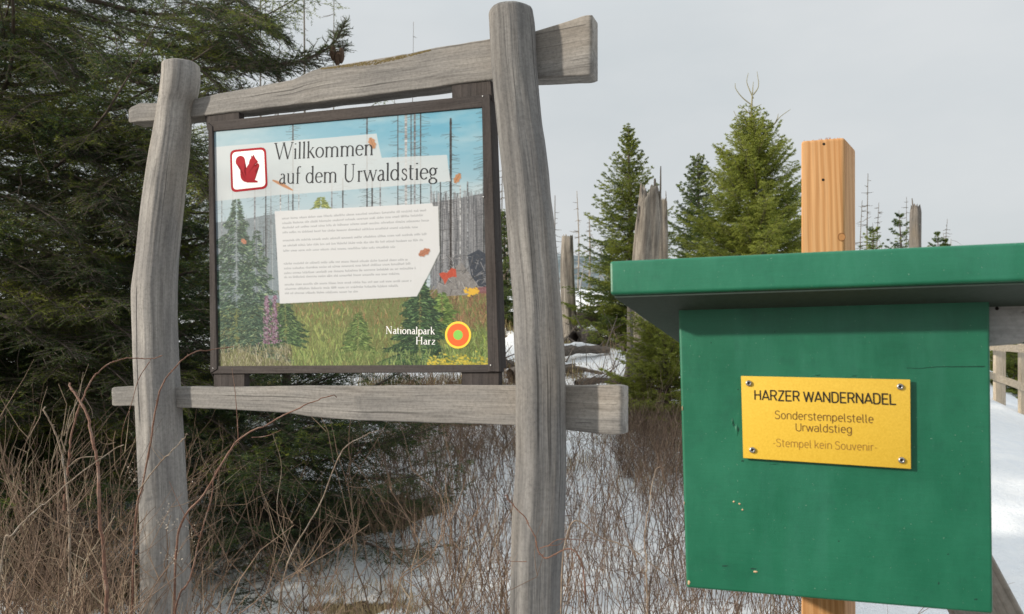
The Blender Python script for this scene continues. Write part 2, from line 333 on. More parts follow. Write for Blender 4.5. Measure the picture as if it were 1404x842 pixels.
def pen(pts, width, thin=None):
    """one stroke as a flat ribbon with square-ish ends and mitred joins"""
    p = np.asarray(pts, float)
    keep = [0] + [i for i in range(1, len(p)) if np.linalg.norm(p[i] - p[i - 1]) > 1e-6]; p = p[keep]
    d = np.diff(p, axis=0); L = np.linalg.norm(d, axis=1, keepdims=True); d = d / L
    V = []; F = []
    nrm = np.stack([-d[:, 1], d[:, 0]], -1)
    wd_ = np.full(len(d), width, float) if thin is None else thin + (width - thin) * np.abs(d[:, 1]) ** 1.5
    ww = np.concatenate([[wd_[0]], (wd_[1:] + wd_[:-1]) / 2, [wd_[-1]]])
    for i in range(len(p)):
        if i == 0: m_ = nrm[0]
        elif i == len(p) - 1: m_ = nrm[-1]
        else:
            m_ = nrm[i - 1] + nrm[i]; l = np.linalg.norm(m_)
            m_ = m_ / l if l > 1e-6 else nrm[i]
            m_ = m_ / max(.72, float(np.dot(m_, nrm[i])))
        V += [p[i] + m_ * ww[i] / 2, p[i] - m_ * ww[i] / 2]
        if i: F.append((2 * i - 2, 2 * i - 1, 2 * i + 1, 2 * i))
    return np.array(V), np.array(F)
def lettering(name, text, font, P0, P1, cap, nrm, mat, parent, width, thin=None, lift=.0004, caph=700.0, fade=0):
    """text between two baseline points with the given capital height (metres), lying on the surface with normal nrm"""
    P0 = np.asarray(P0); P1 = np.asarray(P1); ux = P1 - P0; wid = np.linalg.norm(ux); ux = ux / wid; up = np.cross(nrm, ux); up /= np.linalg.norm(up)
    up = np.array([0, 0, 1.0])
    total = sum(font[c][0] for c in text); g0 = 40; total -= 60
    sx = wid / total; sy = cap / caph; x = -g0; VV = []; FF = []; o = 0; k = 0
    for c in text:
        adv, strokes = font[c]; cut = []
        for st in strokes:      # split a stroke where it turns sharply, so that both limbs keep their full width
            pts_, wf_ = st if isinstance(st, tuple) else (st, None); run = [pts_[0]]
            for q0_, q1_, q2_ in zip(pts_[:-2], pts_[1:-1], pts_[2:]):
                run.append(q1_); a_ = np.subtract(q1_, q0_); b_ = np.subtract(q2_, q1_); la, lb = np.linalg.norm(a_), np.linalg.norm(b_)
                if la > 0 and lb > 0 and np.dot(a_, b_) / la / lb < .6:
                    e_ = width * .32; run[-1] = tuple(np.array(q1_) + a_ / la * e_); cut.append((run, wf_)); run = [tuple(np.array(q1_) - b_ / lb * e_)]
            run.append(pts_[-1]); cut.append((run, wf_))
        for st in [(r_, w_) if w_ is not None else r_ for r_, w_ in cut]:
            if isinstance(st, tuple): pts, wf = st; v, f = pen(pts, wf * (width / 66.0) if thin is not None else wf)
            else: v, f = pen(st, width, thin)
            q = P0 + ux * ((v[:, 0:1] + x) * sx) + up * (v[:, 1:2] * sy) + nrm * (lift + k * 4e-6)
            VV.append(q); FF.append(f + o); o += len(v); k += 1
        x += adv
    return mk(name, np.concatenate(VV), np.concatenate(FF), mat, parent, smooth=False)
def poly(name, pts3, mat, parent, smooth=False):
    """flat outline filled by bmesh triangulation"""
    base = origin_of(parent); bm = bmesh.new(); vs = [bm.verts.new(np.asarray(p) - base) for p in pts3]; f = bm.faces.new(vs)
    bmesh.ops.triangulate(bm, faces=[f]); me = bpy.data.meshes.new(name); bm.to_mesh(me); bm.free(); me.materials.append(mat)
    o = bpy.data.objects.new(name, me); COL.objects.link(o); o.parent = parent; return o
# ------------------------------------------------------------------ the welcome sign
SP = Plane((-1.188, 3.025), (-.046, 2.55))
M_POST = wood('weathered_post_wood', (.11, .105, .10), (.275, .262, .25), (.42, .402, .38), (.225, .22, .22), (.49, .42, .33), 3)
M_POST2 = wood('weathered_round_post_wood', (.075, .072, .069), (.185, .18, .175), (.30, .293, .285), (.15, .15, .155), (.33, .285, .23), 11)
M_BEAM = wood('weathered_beam_wood', (.105, .10, .093), (.245, .235, .224), (.37, .355, .335), (.20, .197, .195), (.39, .33, .26), 5)
M_FRAME = wood('dark_frame_wood', (.025, .021, .020), (.052, .044, .042), (.092, .080, .076), (.068, .062, .063), (.085, .072, .066), 8, crack=.8)
root = thing('welcome_sign', 'large rustic welcome sign of grey timber with a framed forest picture panel', 'sign', (*SP.xyz(.6, 0)[:2], .38))
def post(name, rows, off, mat, seed, crackspec=None, facet=None, topdome=.012, zbot=.25):
    """round timber traced as left and right silhouette rows (y, xl, xr)"""
    rows = np.array(rows, float)
    C = []; Wd = []
    for y, xl, xr in rows:
        a = SP.p(xl, y, off); b = SP.p(xr, y, off); vd = ((a + b) / 2 - CAM)[:2]; C.append((a + b) / 2); Wd.append(np.linalg.norm(b - a) / 2 * abs(np.dot(vd / np.linalg.norm(vd), SP.n[:2])))
    C = np.array(C); Wd = np.array(Wd)
    dz = (C[-1] - C[-2]) / abs(C[-1][2] - C[-2][2])
    C = np.vstack([C, C[-1] + dz * (C[-1][2] - zbot)]); Wd = np.append(Wd, Wd[-1] * 1.04)
    K = 240; zs = np.linspace(C[0][2], C[-1][2], K); zz = -C[:, 2]
    def ip(a):
        s = spline(np.stack([C[:, 2], a], -1), 400); return np.interp(-zs, -s[:, 0], s[:, 1])
    cx, cy, rr = ip(C[:, 0]), ip(C[:, 1]), ip(Wd)
    an = np.linspace(0, 2 * math.pi, 121)[:-1]
    ca = None
    if crackspec:
        ca = crackspec[0]; an = np.sort(np.concatenate([an, ca + np.array([-.11, -.085, -.065, -.05, -.04, -.03, -.02, -.01, 0, .01, .02, .03, .04, .05, .065, .085, .11])]))
    n = len(an); AN, ZZ_ = np.meshgrid(an, zs)
    dxy = SP.u[None, :2]
    r = rr[:, None] * np.ones_like(AN)
    r = r * (1 + .05 * np.sin(2 * AN + 1 + ZZ_ * 1.3 + seed) + .03 * np.sin(3 * AN + ZZ_ * 2.1 + seed) + .014 * np.sin(7 * AN + 3 * ZZ_ + seed * 2))
    ny = vnoise(AN / (2 * math.pi) * 60, ZZ_ * 3, seed) - .5; r = r + .0022 * ny + .003 * (fbm(np.cos(AN) * 2 + ZZ_ * 5, np.sin(AN) * 2 + ZZ_ * 1.5, 4, seed + 3) - .5)
    if facet: # flatten one side
        fa, fd, fz0, fz1 = facet; dd = np.cos(AN - fa) * r; lim = rr[:, None] * (1 - fd * sstep(fz0, fz0 + .2, ZZ_) * (1 - sstep(fz1 - .2, fz1, ZZ_))); r = np.where(dd > lim, lim / np.maximum(np.cos(AN - fa), .2), r)
    # renormalise silhouette width
    ex = (r * np.cos(AN)); mx = ex.max(1); mn = ex.min(1); sc = 2 * rr / (mx - mn); sh = -(mx + mn) / 2 * sc; r = r * sc[:, None]
    if crackspec:
        ca, z0, z1, dep = crackspec; r = r - dep * np.exp(-((AN - ca - .03 * np.sin(ZZ_ * 9)) / .021) ** 2) * sstep(z0, z0 + .12, ZZ_) * (1 - sstep(z1 - .12, z1, ZZ_))
    # angle 0 = +u (right in the picture), 90 deg = towards the camera
    U, N2 = SP.u, SP.n
    P = np.stack([cx, cy, zs], -1)[:, None] + (r * np.cos(AN) + sh[:, None])[..., None] * U + (r * np.sin(AN))[..., None] * N2
    gc = np.stack([r * np.cos(AN), r * np.sin(AN), ZZ_], -1)
    V = P.reshape(-1, 3); G = gc.reshape(-1, 3); idx = np.arange(K * n).reshape(K, n)
    q = np.stack([idx[:-1], idx[1:], np.roll(idx[1:], -1, 1), np.roll(idx[:-1], -1, 1)], -1).reshape(-1, 4)
    # rounded top
    rings = [(1.0, 0), (.985, .35), (.94, .65), (.86, .85), (.6, .97), (.3, 1.0)]
    base = P[0]; cen = base.mean(0); Fs = [q]; prev = idx[0]
    for s_, h in rings[1:]:
        ring = cen + (base - cen) * s_ + np.array([0, 0, topdome * h]); gi = len(V) + np.arange(n); V = np.vstack([V, ring]); G = np.vstack([G, (gc[0] * s_) + [0, 0, h * .003]])
        Fs.append(np.stack([gi, prev, np.roll(prev, -1), np.roll(gi, -1)], -1)); prev = gi
    V = np.vstack([V, cen + [0, 0, topdome]]); G = np.vstack([G, [[0, 0, C[0][2]]]]); c_ = len(V) - 1
    Fs.append(np.stack([np.full(n, c_), prev, np.roll(prev, -1)], -1))
    return mk(name, V, Fs, mat, root, attrs={'gc': G})
LP = [(92, 221, 277), (110, 220, 278), (130, 218, 275), (150, 215, 268), (180, 210, 266), (215, 204, 263), (240, 200, 260), (280, 194, 256), (320, 190, 251), (350, 187, 248), (380, 183, 246), (400, 181, 245), (430, 181, 244), (460, 182, 244), (500, 183, 245), (560, 186, 248), (620, 189, 251), (700, 192, 255), (770, 194, 258), (842, 195, 261)]
RP = [(20, 670, 732), (40, 671, 735), (80, 673, 737), (120, 677, 740), (170, 682, 745), (200, 685, 750), (240, 689, 755), (270, 692, 758), (300, 694, 762), (340, 697, 766), (380, 700, 769), (420, 703, 772), (470, 704, 775), (520, 706, 777), (580, 706, 777), (640, 706, 777), (700, 703, 775), (770, 701, 773), (842, 700, 771)]
pl = post('post', LP, .03, M_POST, 2, crackspec=(R(104), 1.37, 1.95, .024), facet=(R(100), .12, 1.2, 2.75)); pl['label'] = 'leaning split grey post with a long crack'
post('post', RP, .05, M_POST2, 9, facet=(R(60), .05, .5, 2.6), topdome=.02)
def beam(name, st, off0, off1, mat, seed, K=150, rough=.002, capn=6):
    """hewn beam: stations (x, ytop, ybottom) traced on its front face"""
    st = np.array(st, float); pt = [SP.uw(x, a, off0) for x, a, b in st]; pb = [SP.uw(x, b, off0) for x, a, b in st]
    pt = np.array(pt); pb = np.array(pb); u = np.linspace(0, 1, K)
    ut = np.interp(u, np.linspace(0, 1, len(st)), pt[:, 0]); 
    s_ = np.linspace(0, 1, len(st)); ut = np.interp(u, s_, pt[:, 0]); ub = np.interp(u, s_, pb[:, 0]); zt = np.interp(ut, pt[:, 0], pt[:, 1]); zb = np.interp(ub, pb[:, 0], pb[:, 1])
    zt = zt + rough * 2 * (fbm(ut * 12, ut * 0, 3, seed) - .5); zb = zb + rough * 2 * (fbm(ub * 12, ub * 0 + 4, 3, seed) - .5)
    # rounded rectangle section (a across, b up) 0..1
    sec = []; nb = 5; r_ = .006
    T = off0 - off1
    corners = [(0, 0, 180), (1, 0, 270), (1, 1, 0), (0, 1, 90)]
    prof_ = []
    for (cx_, cy_, a0) in corners:
        for k in range(nb): a = R(a0 + 90 * k / (nb - 1)); prof_.append((cx_, cy_, math.cos(a), math.sin(a)))
        nx = {(0, 0): (1, 0), (1, 0): (1, 1), (1, 1): (0, 1), (0, 1): (0, 0)}[(cx_, cy_)]
        for k in (1, 2, 3): prof_.append((cx_ + (nx[0] - cx_) * k / 4, cy_ + (nx[1] - cy_) * k / 4, None, None))
    V = []; G = []
    n = len(prof_)
    for i in range(K):
        endk = min(i, K - 1 - i); shrink = {0: .005, 1: .002, 2: .0005}.get(endk, 0)
        for (a, b, ca_, sa_) in prof_:
            h = zt[i] - zb[i]; rr_ = r_ * (1 + .8 * (vnoise(i * .13, b * 3, seed + 5) - .5))
            oo = off1 + a * T; zz_ = zb[i] + b * h
            if ca_ is not None:
                oo = off1 + (rr_ if a == 0 else T - rr_) + ca_ * rr_; zz_ = zb[i] + (rr_ if b == 0 else h - rr_) + sa_ * rr_
            else:
                if b in (0, 1): pass
                if a in (0, 1): oo += rough * (vnoise(i * .2, b * 9, seed) - .5) * 2
            mo = (off0 + off1) / 2; mz = (zt[i] + zb[i]) / 2
            oo = mo + (oo - mo) * (1 - shrink / T * 2); zz_ = mz + (zz_ - mz) * (1 - shrink / h * 2)
            uu = ub[i] + (ut[i] - ub[i]) * b
            V.append(SP.xyz(uu, zz_, oo)); G.append((oo, zz_ - .5 * (zt[i] + zb[i]), uu))
    idx = np.arange(K * n).reshape(K, n); q = np.stack([idx[:-1], np.roll(idx[:-1], -1, 1), np.roll(idx[1:], -1, 1), idx[1:]], -1).reshape(-1, 4)
    return mk(name, np.array(V), [q, list(idx[0][::-1]), list(idx[-1])], mat, root, attrs={'gc': np.array(G)})
tb = beam('crossbeam', [(175, 149, 168), (190, 141, 167), (230, 140, 165), (268, 135, 160), (300, 127, 156), (350, 119, 150), (400, 109, 144), (425, 97, 141), (440, 92, 139), (500, 83, 132), (560, 73, 124), (600, 64, 119), (640, 58, 113), (690, 50, 107), (737, 41, 107), (770, 31, 105), (811, 17, 103)], .012, -.065, M_BEAM, 4)
bb = beam('crossbeam', [(152, 531, 557), (183, 529, 557), (243, 530, 559), (330, 530, 562), (390, 529, 566), (430, 529, 572), (500, 529, 577), (600, 528, 580), (700, 528, 583), (777, 528, 590), (853, 528, 598)], .012, -.07, M_BEAM, 13)
# mossy top of the upper beam
m, nt, bs = newmat('moss'); v = objco(nt); nn = noise(nt, v, 140, 4, .7)
nt.links.new(ramp(nt, nn, [(.35, (.09, .07, .03)), (.55, (.18, .14, .06)), (.7, (.27, .22, .12))]), bs.inputs['Base Color']); bs.inputs['Roughness'].default_value = 1; bump(nt, bs, nn, .9, .004)
def tilepatch():
    V = []; F = []; k = 0
    for i in range(700):
        x = rng.uniform(440, 590); e = np.interp(x, [440, 500, 560, 600], [92, 83, 73, 64]); q = SP.p(x, e + 2.0 + rng.uniform(0, 6.0) * (1 - abs(x - 515) / 90), .0118)
        s_ = rng.uniform(.0012, .0028)
        for a in range(6): V.append(q + SP.u * (math.cos(a * 1.05) * s_ * 2.2 * rng.uniform(.6, 1.2)) + SP.w * (math.sin(a * 1.05) * s_))
        V.append(q + SP.n * s_ * .8); F += [(k + a, k + (a + 1) % 6, k + 6) for a in range(6)]; k += 7
    return np.array(V), np.array(F)
V_, F_ = tilepatch(); mk('moss', V_, F_, m, root)['label'] = 'brownish moss strip along the top edge of the upper beam'
# frame
FO = dict(TL=(285, 167), TR=(671, 129), BR=(684, 510), BL=(289, 512)); FI = dict(TL=(291, 178), TR=(660, 146), BR=(669, 501), BL=(297, 503))
U3, N3 = SP.u, SP.n
FOFF = .012; FT = .042
def fp(c, off=FOFF): return SP.p(c[0], c[1], off)
gx_ = (-N3, np.array([0, 0, 1.0]), U3); gv_ = (-N3, U3, np.array([0, 0, 1.0]))
fr = thing_part = None
slab('frame_rail', [fp(FO['TL']), fp((671, 129)), fp((661, 147)), fp((291, 180))], -N3, FT, M_FRAME, root, .003, gc=gx_)
slab('frame_rail', [fp((291, 502)), fp((669, 500)), fp((684, 510.5)), fp((289, 512.5))], -N3, FT, M_FRAME, root, .003, gc=gx_)
slab('frame_stile', [fp((285, 168), FOFF + .004), fp((291, 173), FOFF + .004), fp((297.5, 506), FOFF + .004), fp((288, 512), FOFF + .004)], -N3, FT, M_FRAME, root, .003, gc=gv_)
slab('frame_stile', [fp((660, 131.5), FOFF + .004), fp((671.5, 130), FOFF + .004), fp((684.5, 510), FOFF + .004), fp((669, 509), FOFF + .004)], -N3, FT, M_FRAME, root, .003, gc=gv_)
# battens behind the frame
for x0, x1, y0, y1, x2, x3 in ((279, 327, 150, 176, 284, 329), (619, 672, 110, 138, 620, 675)):
    slab('batten', [fp((x0, y0), .004), fp((x1, y0 - 3), .004), fp((x3, y1), .004), fp((x2, y1 + 3), .004)], -N3, .03, M_FRAME, root, .002, gc=gv_)
for x0, x1 in ((293, 335), (633, 684)):
    slab('batten', [fp((x0, 505), .004), fp((x1, 504), .004), fp((x1, 531), .004), fp((x0, 532), .004)], -N3, .03, M_FRAME, root, .002, gc=gv_)
slab('back_board', [fp((290, 182), -.020), fp((677, 137), -.020), fp((690, 505), -.020), fp((294, 505), -.020)], -N3, .028, M_FRAME, root, .003, gc=gv_)
# printed panel
PO = FOFF - .006
m, nt, bs = newmat('printed_panel'); cattr = nt.nodes.new('ShaderNodeVertexColor'); cattr.layer_name = 'ink'
nt.links.new(cattr.outputs[0], bs.inputs['Base Color']); bs.inputs['Roughness'].default_value = .5; bs.inputs['Specular IOR Level'].default_value = .15
def panel_mesh(img):
    """img (h,w,3) linear; lay it over the opening as one gridded sheet"""
    h, w, _ = img.shape
    c = [np.array(SP.uw(*FI[k], PO)) for k in ('TL', 'TR', 'BL', 'BR')]
    s_, t_ = np.meshgrid((np.arange(w) / (w - 1)), np.arange(h) / (h - 1))
    e = .003
    s2 = s_ * (1 + 2 * e) - e; t2 = t_ * (1 + 2 * e) - e
    P = (c[0] * ((1 - s2) * (1 - t2))[..., None] + c[1] * (s2 * (1 - t2))[..., None] + c[2] * ((1 - s2) * t2)[..., None] + c[3] * (s2 * t2)[..., None])
    V = SP.L + P[..., 0:1] * SP.u + P[..., 1:2] * SP.w + SP.n * PO
    idx = np.arange(h * w).reshape(h, w); q = np.stack([idx[:-1, :-1], idx[1:, :-1], idx[1:, 1:], idx[:-1, 1:]], -1).reshape(-1, 4)
    o = mk('picture_panel', V.reshape(-1, 3), q, m, root)
    ca_ = o.data.color_attributes.new('ink', 'FLOAT_COLOR', 'POINT')
    ca_.data.foreach_set('color', np.concatenate([img.reshape(-1, 3), np.ones((h * w, 1))], 1).astype(np.float32).reshape(-1))
    return o
# ------------------------------------------------------------------ painting the printed picture (flat artwork on the panel)
PW, PH = 760, 720
pc = {k: np.array(SP.uw(*FI[k], PO)) for k in FI}
def px2st(px, py):
    """traced picture position -> panel raster coordinates (inverse bilinear)"""
    P = np.array(SP.uw(px, py, PO)); s_, t_ = .5, .5
    for _ in range(6):
        f_ = pc['TL'] * (1 - s_) * (1 - t_) + pc['TR'] * s_ * (1 - t_) + pc['BL'] * (1 - s_) * t_ + pc['BR'] * s_ * t_ - P
        a = -pc['TL'] * (1 - t_) + pc['TR'] * (1 - t_) - pc['BL'] * t_ + pc['BR'] * t_; b = -pc['TL'] * (1 - s_) - pc['TR'] * s_ + pc['BL'] * (1 - s_) + pc['BR'] * s_
        det = a[0] * b[1] - a[1] * b[0]; s_ -= (f_[0] * b[1] - f_[1] * b[0]) / det; t_ -= (a[0] * f_[1] - a[1] * f_[0]) / det
    return s_ * (PW - 1), t_ * (PH - 1)
ink = np.zeros((PH, PW, 3)); YY, XX = np.mgrid[0:PH, 0:PW].astype(float)
pr = np.random.default_rng(5)
def C255(*c): return np.array(c, float) / 255
def polymask(pts, soft=1.2):
    """signed-distance-free polygon mask by even-odd test in its bounding box"""
    p = np.array([px2st(*q) for q in pts]); x0, y0 = np.maximum(np.floor(p.min(0) - 2).astype(int), 0); x1 = min(PW, int(p[:, 0].max()) + 3); y1 = min(PH, int(p[:, 1].max()) + 3)
    if x1 <= x0 or y1 <= y0: return None
    acc = 0
    for dx, dy in ((.25, .25), (-.25, .25), (.25, -.25), (-.25, -.25)):
        X = XX[y0:y1, x0:x1] + dx; Y = YY[y0:y1, x0:x1] + dy; ins = np.zeros(X.shape, bool)
        for i in range(len(p)):
            a, b = p[i], p[(i + 1) % len(p)]
            if a[1] == b[1]: continue
            c_ = ((a[1] > Y) != (b[1] > Y)) & (X < (b[0] - a[0]) * (Y - a[1]) / (b[1] - a[1]) + a[0]); ins ^= c_
        acc = acc + ins
    return (slice(y0, y1), slice(x0, x1)), acc / 4.0
def fill(pts, col, alpha=1.0):
    r_ = polymask(pts)
    if r_ is None: return
    sl_, m_ = r_; m_ = m_[..., None] * alpha; ink[sl_] = ink[sl_] * (1 - m_) + np.asarray(col) * m_
def line(x0, y0, x1, y1, w, col, alpha=1.0):
    """stroke in raster coordinates"""
    xa, xb = int(max(0, min(x0, x1) - w - 1)), int(min(PW, max(x0, x1) + w + 2)); ya, yb = int(max(0, min(y0, y1) - w - 1)), int(min(PH, max(y0, y1) + w + 2))
    if xb <= xa or yb <= ya: return
    X = XX[ya:yb, xa:xb] - x0; Y = YY[ya:yb, xa:xb] - y0; dx, dy = x1 - x0, y1 - y0; L2 = dx * dx + dy * dy + 1e-9
    t_ = np.clip((X * dx + Y * dy) / L2, 0, 1); d = np.hypot(X - t_ * dx, Y - t_ * dy); m_ = (np.clip(w / 2 + .5 - d, 0, 1) * alpha)[..., None]
    ink[ya:yb, xa:xb] = ink[ya:yb, xa:xb] * (1 - m_) + col * m_
kx = PW / 374.0; ky = PH / 340.0
# sky
tt = (YY / PH)[..., None]; ss = (XX / PW)[..., None]
skyc = C255(70, 165, 205) * (1 - ss * 0) ; 
left = C255(150, 190, 208); right = C255(62, 165, 208); low = C255(176, 200, 214)
ink[:] = (left * (1 - ss) + right * ss) * (1 - np.clip(tt * 2.6, 0, 1)) + low * np.clip(tt * 2.6, 0, 1)
cn = fbm(XX / 150, YY / 60, 5, 3)[..., None]; ink[:] = ink + (C255(208, 220, 226) - ink) * np.clip((cn - .42) * 1.6, 0, .5)
_, yh = px2st(400, 300)
# far grey wood on the right
def woodband(xa, xb, top, bot, n, base, lo, hi):
    fill([(xa, top + 6), ((xa + xb) / 2, top), (xb, top - 8), (xb, bot), (xa, bot)], base, .9)
    for k in range(n):
        x = pr.uniform(xa, xb); y0 = top + pr.uniform(-10, 30); y1 = min(bot, y0 + pr.uniform(25, 110)); a, b = px2st(x, y0), px2st(x + pr.uniform(-1, 1), y1); c_ = lo + (hi - lo) * pr.random()
        line(*a, *b, pr.uniform(.8, 2.4), c_, .75)
woodband(590, 668, 272, 405, 420, C255(112, 116, 124), C255(58, 62, 70), C255(190, 192, 198))
woodband(292, 385, 300, 420, 60, C255(120, 135, 145), C255(70, 80, 88), C255(175, 185, 190))
# standing dead trunks
def trunk(x, y0, y1, w, col, branches=1.0, x2=None):
    x2 = x if x2 is None else x2; a, b = px2st(x, y0), px2st(x2, y1); n_ = int(abs(b[1] - a[1]) / 5) + 1
    for k in range(n_):
        t0, t1 = k / n_, (k + 1) / n_; c_ = np.clip(col * pr.uniform(.7, 1.35), 0, 1); line(a[0] + (b[0] - a[0]) * t0, a[1] + (b[1] - a[1]) * t0, a[0] + (b[0] - a[0]) * t1, a[1] + (b[1] - a[1]) * t1, w * pr.uniform(.85, 1.15), c_, .92)
    for k in range(int(n_ * branches)):
        t_ = pr.random(); X_, Y_ = a[0] + (b[0] - a[0]) * t_, a[1] + (b[1] - a[1]) * t_; L_ = pr.uniform(6, 26); sg = pr.choice([-1, 1]); line(X_, Y_, X_ + sg * L_, Y_ + pr.uniform(-3, 9), .9, col * .9, .55)
dk = C255(62, 66, 70); md = C255(120, 125, 132); lt = C255(165, 168, 172)
for x, y0, y1, w, c_, b_ in ((402, 165, 300, 3.2, dk, 1.2), (503, 150, 285, 3.2, dk, 1.2), (545, 150, 400, 2.0, dk, 1.2), (556, 150, 400, 5.5, lt, 1.3), (563, 148, 390, 2.0, dk, 1), (568, 150, 400, 4, md, 1.2), (576, 150, 400, 2.4, dk, 1.2), (617, 164, 400, 4.4, C255(48, 46, 48), 1.0), (662, 150, 380, 3.4, dk, 1.6),
                         (350, 250, 360, 4, md, .6), (365, 240, 360, 3, dk, .8), (372, 250, 340, 2, md, .5), (385, 240, 300, 3, lt, .6), (396, 250, 290, 2, md, .5), (410, 255, 290, 2, lt, .5), (455, 245, 290, 3, md, .6), (470, 245, 290, 3, dk, .6), (510, 240, 290, 3.4, dk, .7), (521, 240, 285, 3, md, .7), (590, 240, 400, 3, md, .7), (640, 250, 380, 3, md, .7), (630, 255, 380, 2.4, lt, .5), (603, 250, 390, 2.4, dk, .6), (305, 270, 330, 2, md, .5), (320, 260, 330, 2, md, .5)):
    trunk(x, y0, y1, w * 1.15, c_, b_)
# meadow
def meadow(xa, xb, ya, yb, n, cols, lmin=6, lmax=18, w=1.6, tilt=.35):
    for k in range(n):
        x, y = pr.uniform(xa, xb), pr.uniform(ya, yb); a = px2st(x, y); L_ = pr.uniform(lmin, lmax); c_ = cols[pr.integers(len(cols))] * pr.uniform(.72, 1.3)
        line(a[0], a[1], a[0] + pr.normal() * L_ * tilt, a[1] - L_, w * pr.uniform(.6, 1.4), np.clip(c_, 0, 1), .75)
ink[:] = ink * .97
fill([(290, 425), (380, 415), (470, 408), (560, 402), (600, 396), (672, 385), (672, 506), (290, 508)], C255(108, 116, 66))
gr = [C255(100, 128, 62), C255(132, 150, 84), C255(84, 110, 58)]; br = [C255(140, 108, 66), C255(125, 90, 62), C255(160, 135, 95)]; gy_ = [C255(130, 125, 100), C255(165, 158, 135), C255(90, 85, 62)]
meadow(380, 672, 400, 450, 900, br + gr[:1]); meadow(590, 672, 396, 450, 600, [C255(140, 96, 72), C255(112, 78, 62), C255(120, 104, 70)])
meadow(290, 400, 455, 508, 900, gy_ + [C255(100, 104, 60)]); meadow(390, 672, 445, 508, 1500, gr + [C255(150, 158, 86), C255(120, 100, 62)])
meadow(400, 470, 430, 500, 350, [C255(150, 165, 88), C255(120, 140, 66)]); meadow(610, 670, 455, 508, 600, gr + [C255(130, 150, 60), C255(80, 100, 50)])
# stump root and stones
fill([(598, 392), (612, 372), (632, 360), (645, 378), (655, 384), (668, 388), (668, 398), (640, 404), (600, 406)], C255(128, 126, 126)); fill([(640, 350), (655, 342), (667, 350), (669, 394), (655, 392), (645, 378)], C255(52, 60, 74))
for k in range(160):
    a = px2st(pr.uniform(600, 668), pr.uniform(350, 402)); line(a[0], a[1], a[0] + pr.normal() * 9, a[1] + pr.normal() * 12, 1.8, C255(*(np.array([1, 1, 1.03]) * pr.uniform(50, 185))), .7)
fill([(645, 395), (668, 392), (669, 402), (640, 402)], C255(130, 70, 80), .7)
# conifers
def conifer(cx, top, bot, hw, n, dark, mid, lite, lean=0):
    n = int(n * 1.9)
    for k in range(n):
        t_ = pr.random() ** .62; y = top + (bot - top) * t_; tier = .78 + .22 * math.sin(t_ * 52 + pr.random()); sd0 = pr.choice([-1, 1]); half = hw * (t_ ** .75) * tier * (.62 + .6 * float(vnoise(np.array(y / 9.0), np.array(sd0 * 7.0 + cx), 3)))
        x = cx + sd0 * pr.random() ** .8 * half + lean * (1 - t_); a = px2st(x, y + abs(x - cx) * .22); sg = 1 if x > cx else -1; L_ = pr.uniform(3, 10)
        q = pr.random(); c_ = dark if q < .55 else (mid if q < .92 else lite)
        line(a[0], a[1], a[0] + sg * L_, a[1] + pr.uniform(-1, 5), pr.uniform(1.0, 2.6), np.clip(c_ * pr.uniform(.7, 1.3), 0, 1), .85)
conifer(325, 272, 480, 68, 4200, C255(32, 54, 48), C255(68, 98, 78), C255(140, 165, 120))
conifer(352, 315, 470, 44, 1300, C255(38, 60, 52), C255(78, 108, 84), C255(150, 172, 128))
conifer(392, 408, 470, 36, 1300, C255(36, 60, 42), C255(80, 112, 66), C255(130, 155, 90))
conifer(491, 428, 478, 26, 700, C255(60, 84, 44), C255(104, 132, 66), C255(150, 165, 92))
conifer(605, 400, 460, 36, 1000, C255(64, 92, 42), C255(110, 142, 64), C255(150, 172, 90))
conifer(575, 378, 500, 52, 3800, C255(28, 50, 38), C255(62, 96, 58), C255(120, 152, 92))
conifer(440, 270, 284, 14, 130, C255(90, 110, 50), C255(140, 150, 70), C255(175, 180, 90))
meadow(292, 400, 478, 508, 700, gy_ + [C255(110, 108, 70)], 8, 24); meadow(400, 672, 484, 508, 800, gr + [C255(140, 150, 88)], 8, 22)
# foxglove, yellow flowers, marten-like red shape, leaves
for cx_ in (366, 377):
    for k in range(330):
        y = pr.uniform(405, 470); a = px2st(cx_ + pr.normal() * 2.2 * (.5 + (y - 405) / 65), y); line(a[0], a[1], a[0] + 1.5, a[1] + 2, pr.uniform(1.8, 3.8), (C255(140, 96, 128), C255(160, 138, 158), C255(90, 64, 84))[pr.integers(3)], .85)
for k in range(230):
    a = px2st(pr.uniform(585, 668), 500 - abs(pr.normal()) * 7); line(a[0], a[1], a[0] + 2, a[1] + 1, pr.uniform(2, 4.5), (C255(214, 186, 46), C255(170, 160, 50), C255(226, 200, 70))[pr.integers(3)], .8)
for k in range(70):
    a = px2st(645 + pr.normal() * 4, 399 + pr.normal() * 2.6); line(a[0], a[1], a[0] + 2, a[1] + 2, 4, C255(232, 180, 50), .9)
fill([(601, 375), (606, 373), (612, 374), (618, 367), (624, 369), (625, 380), (620, 379), (614, 381), (609, 390), (607, 384), (603, 379)], C255(190, 70, 48))
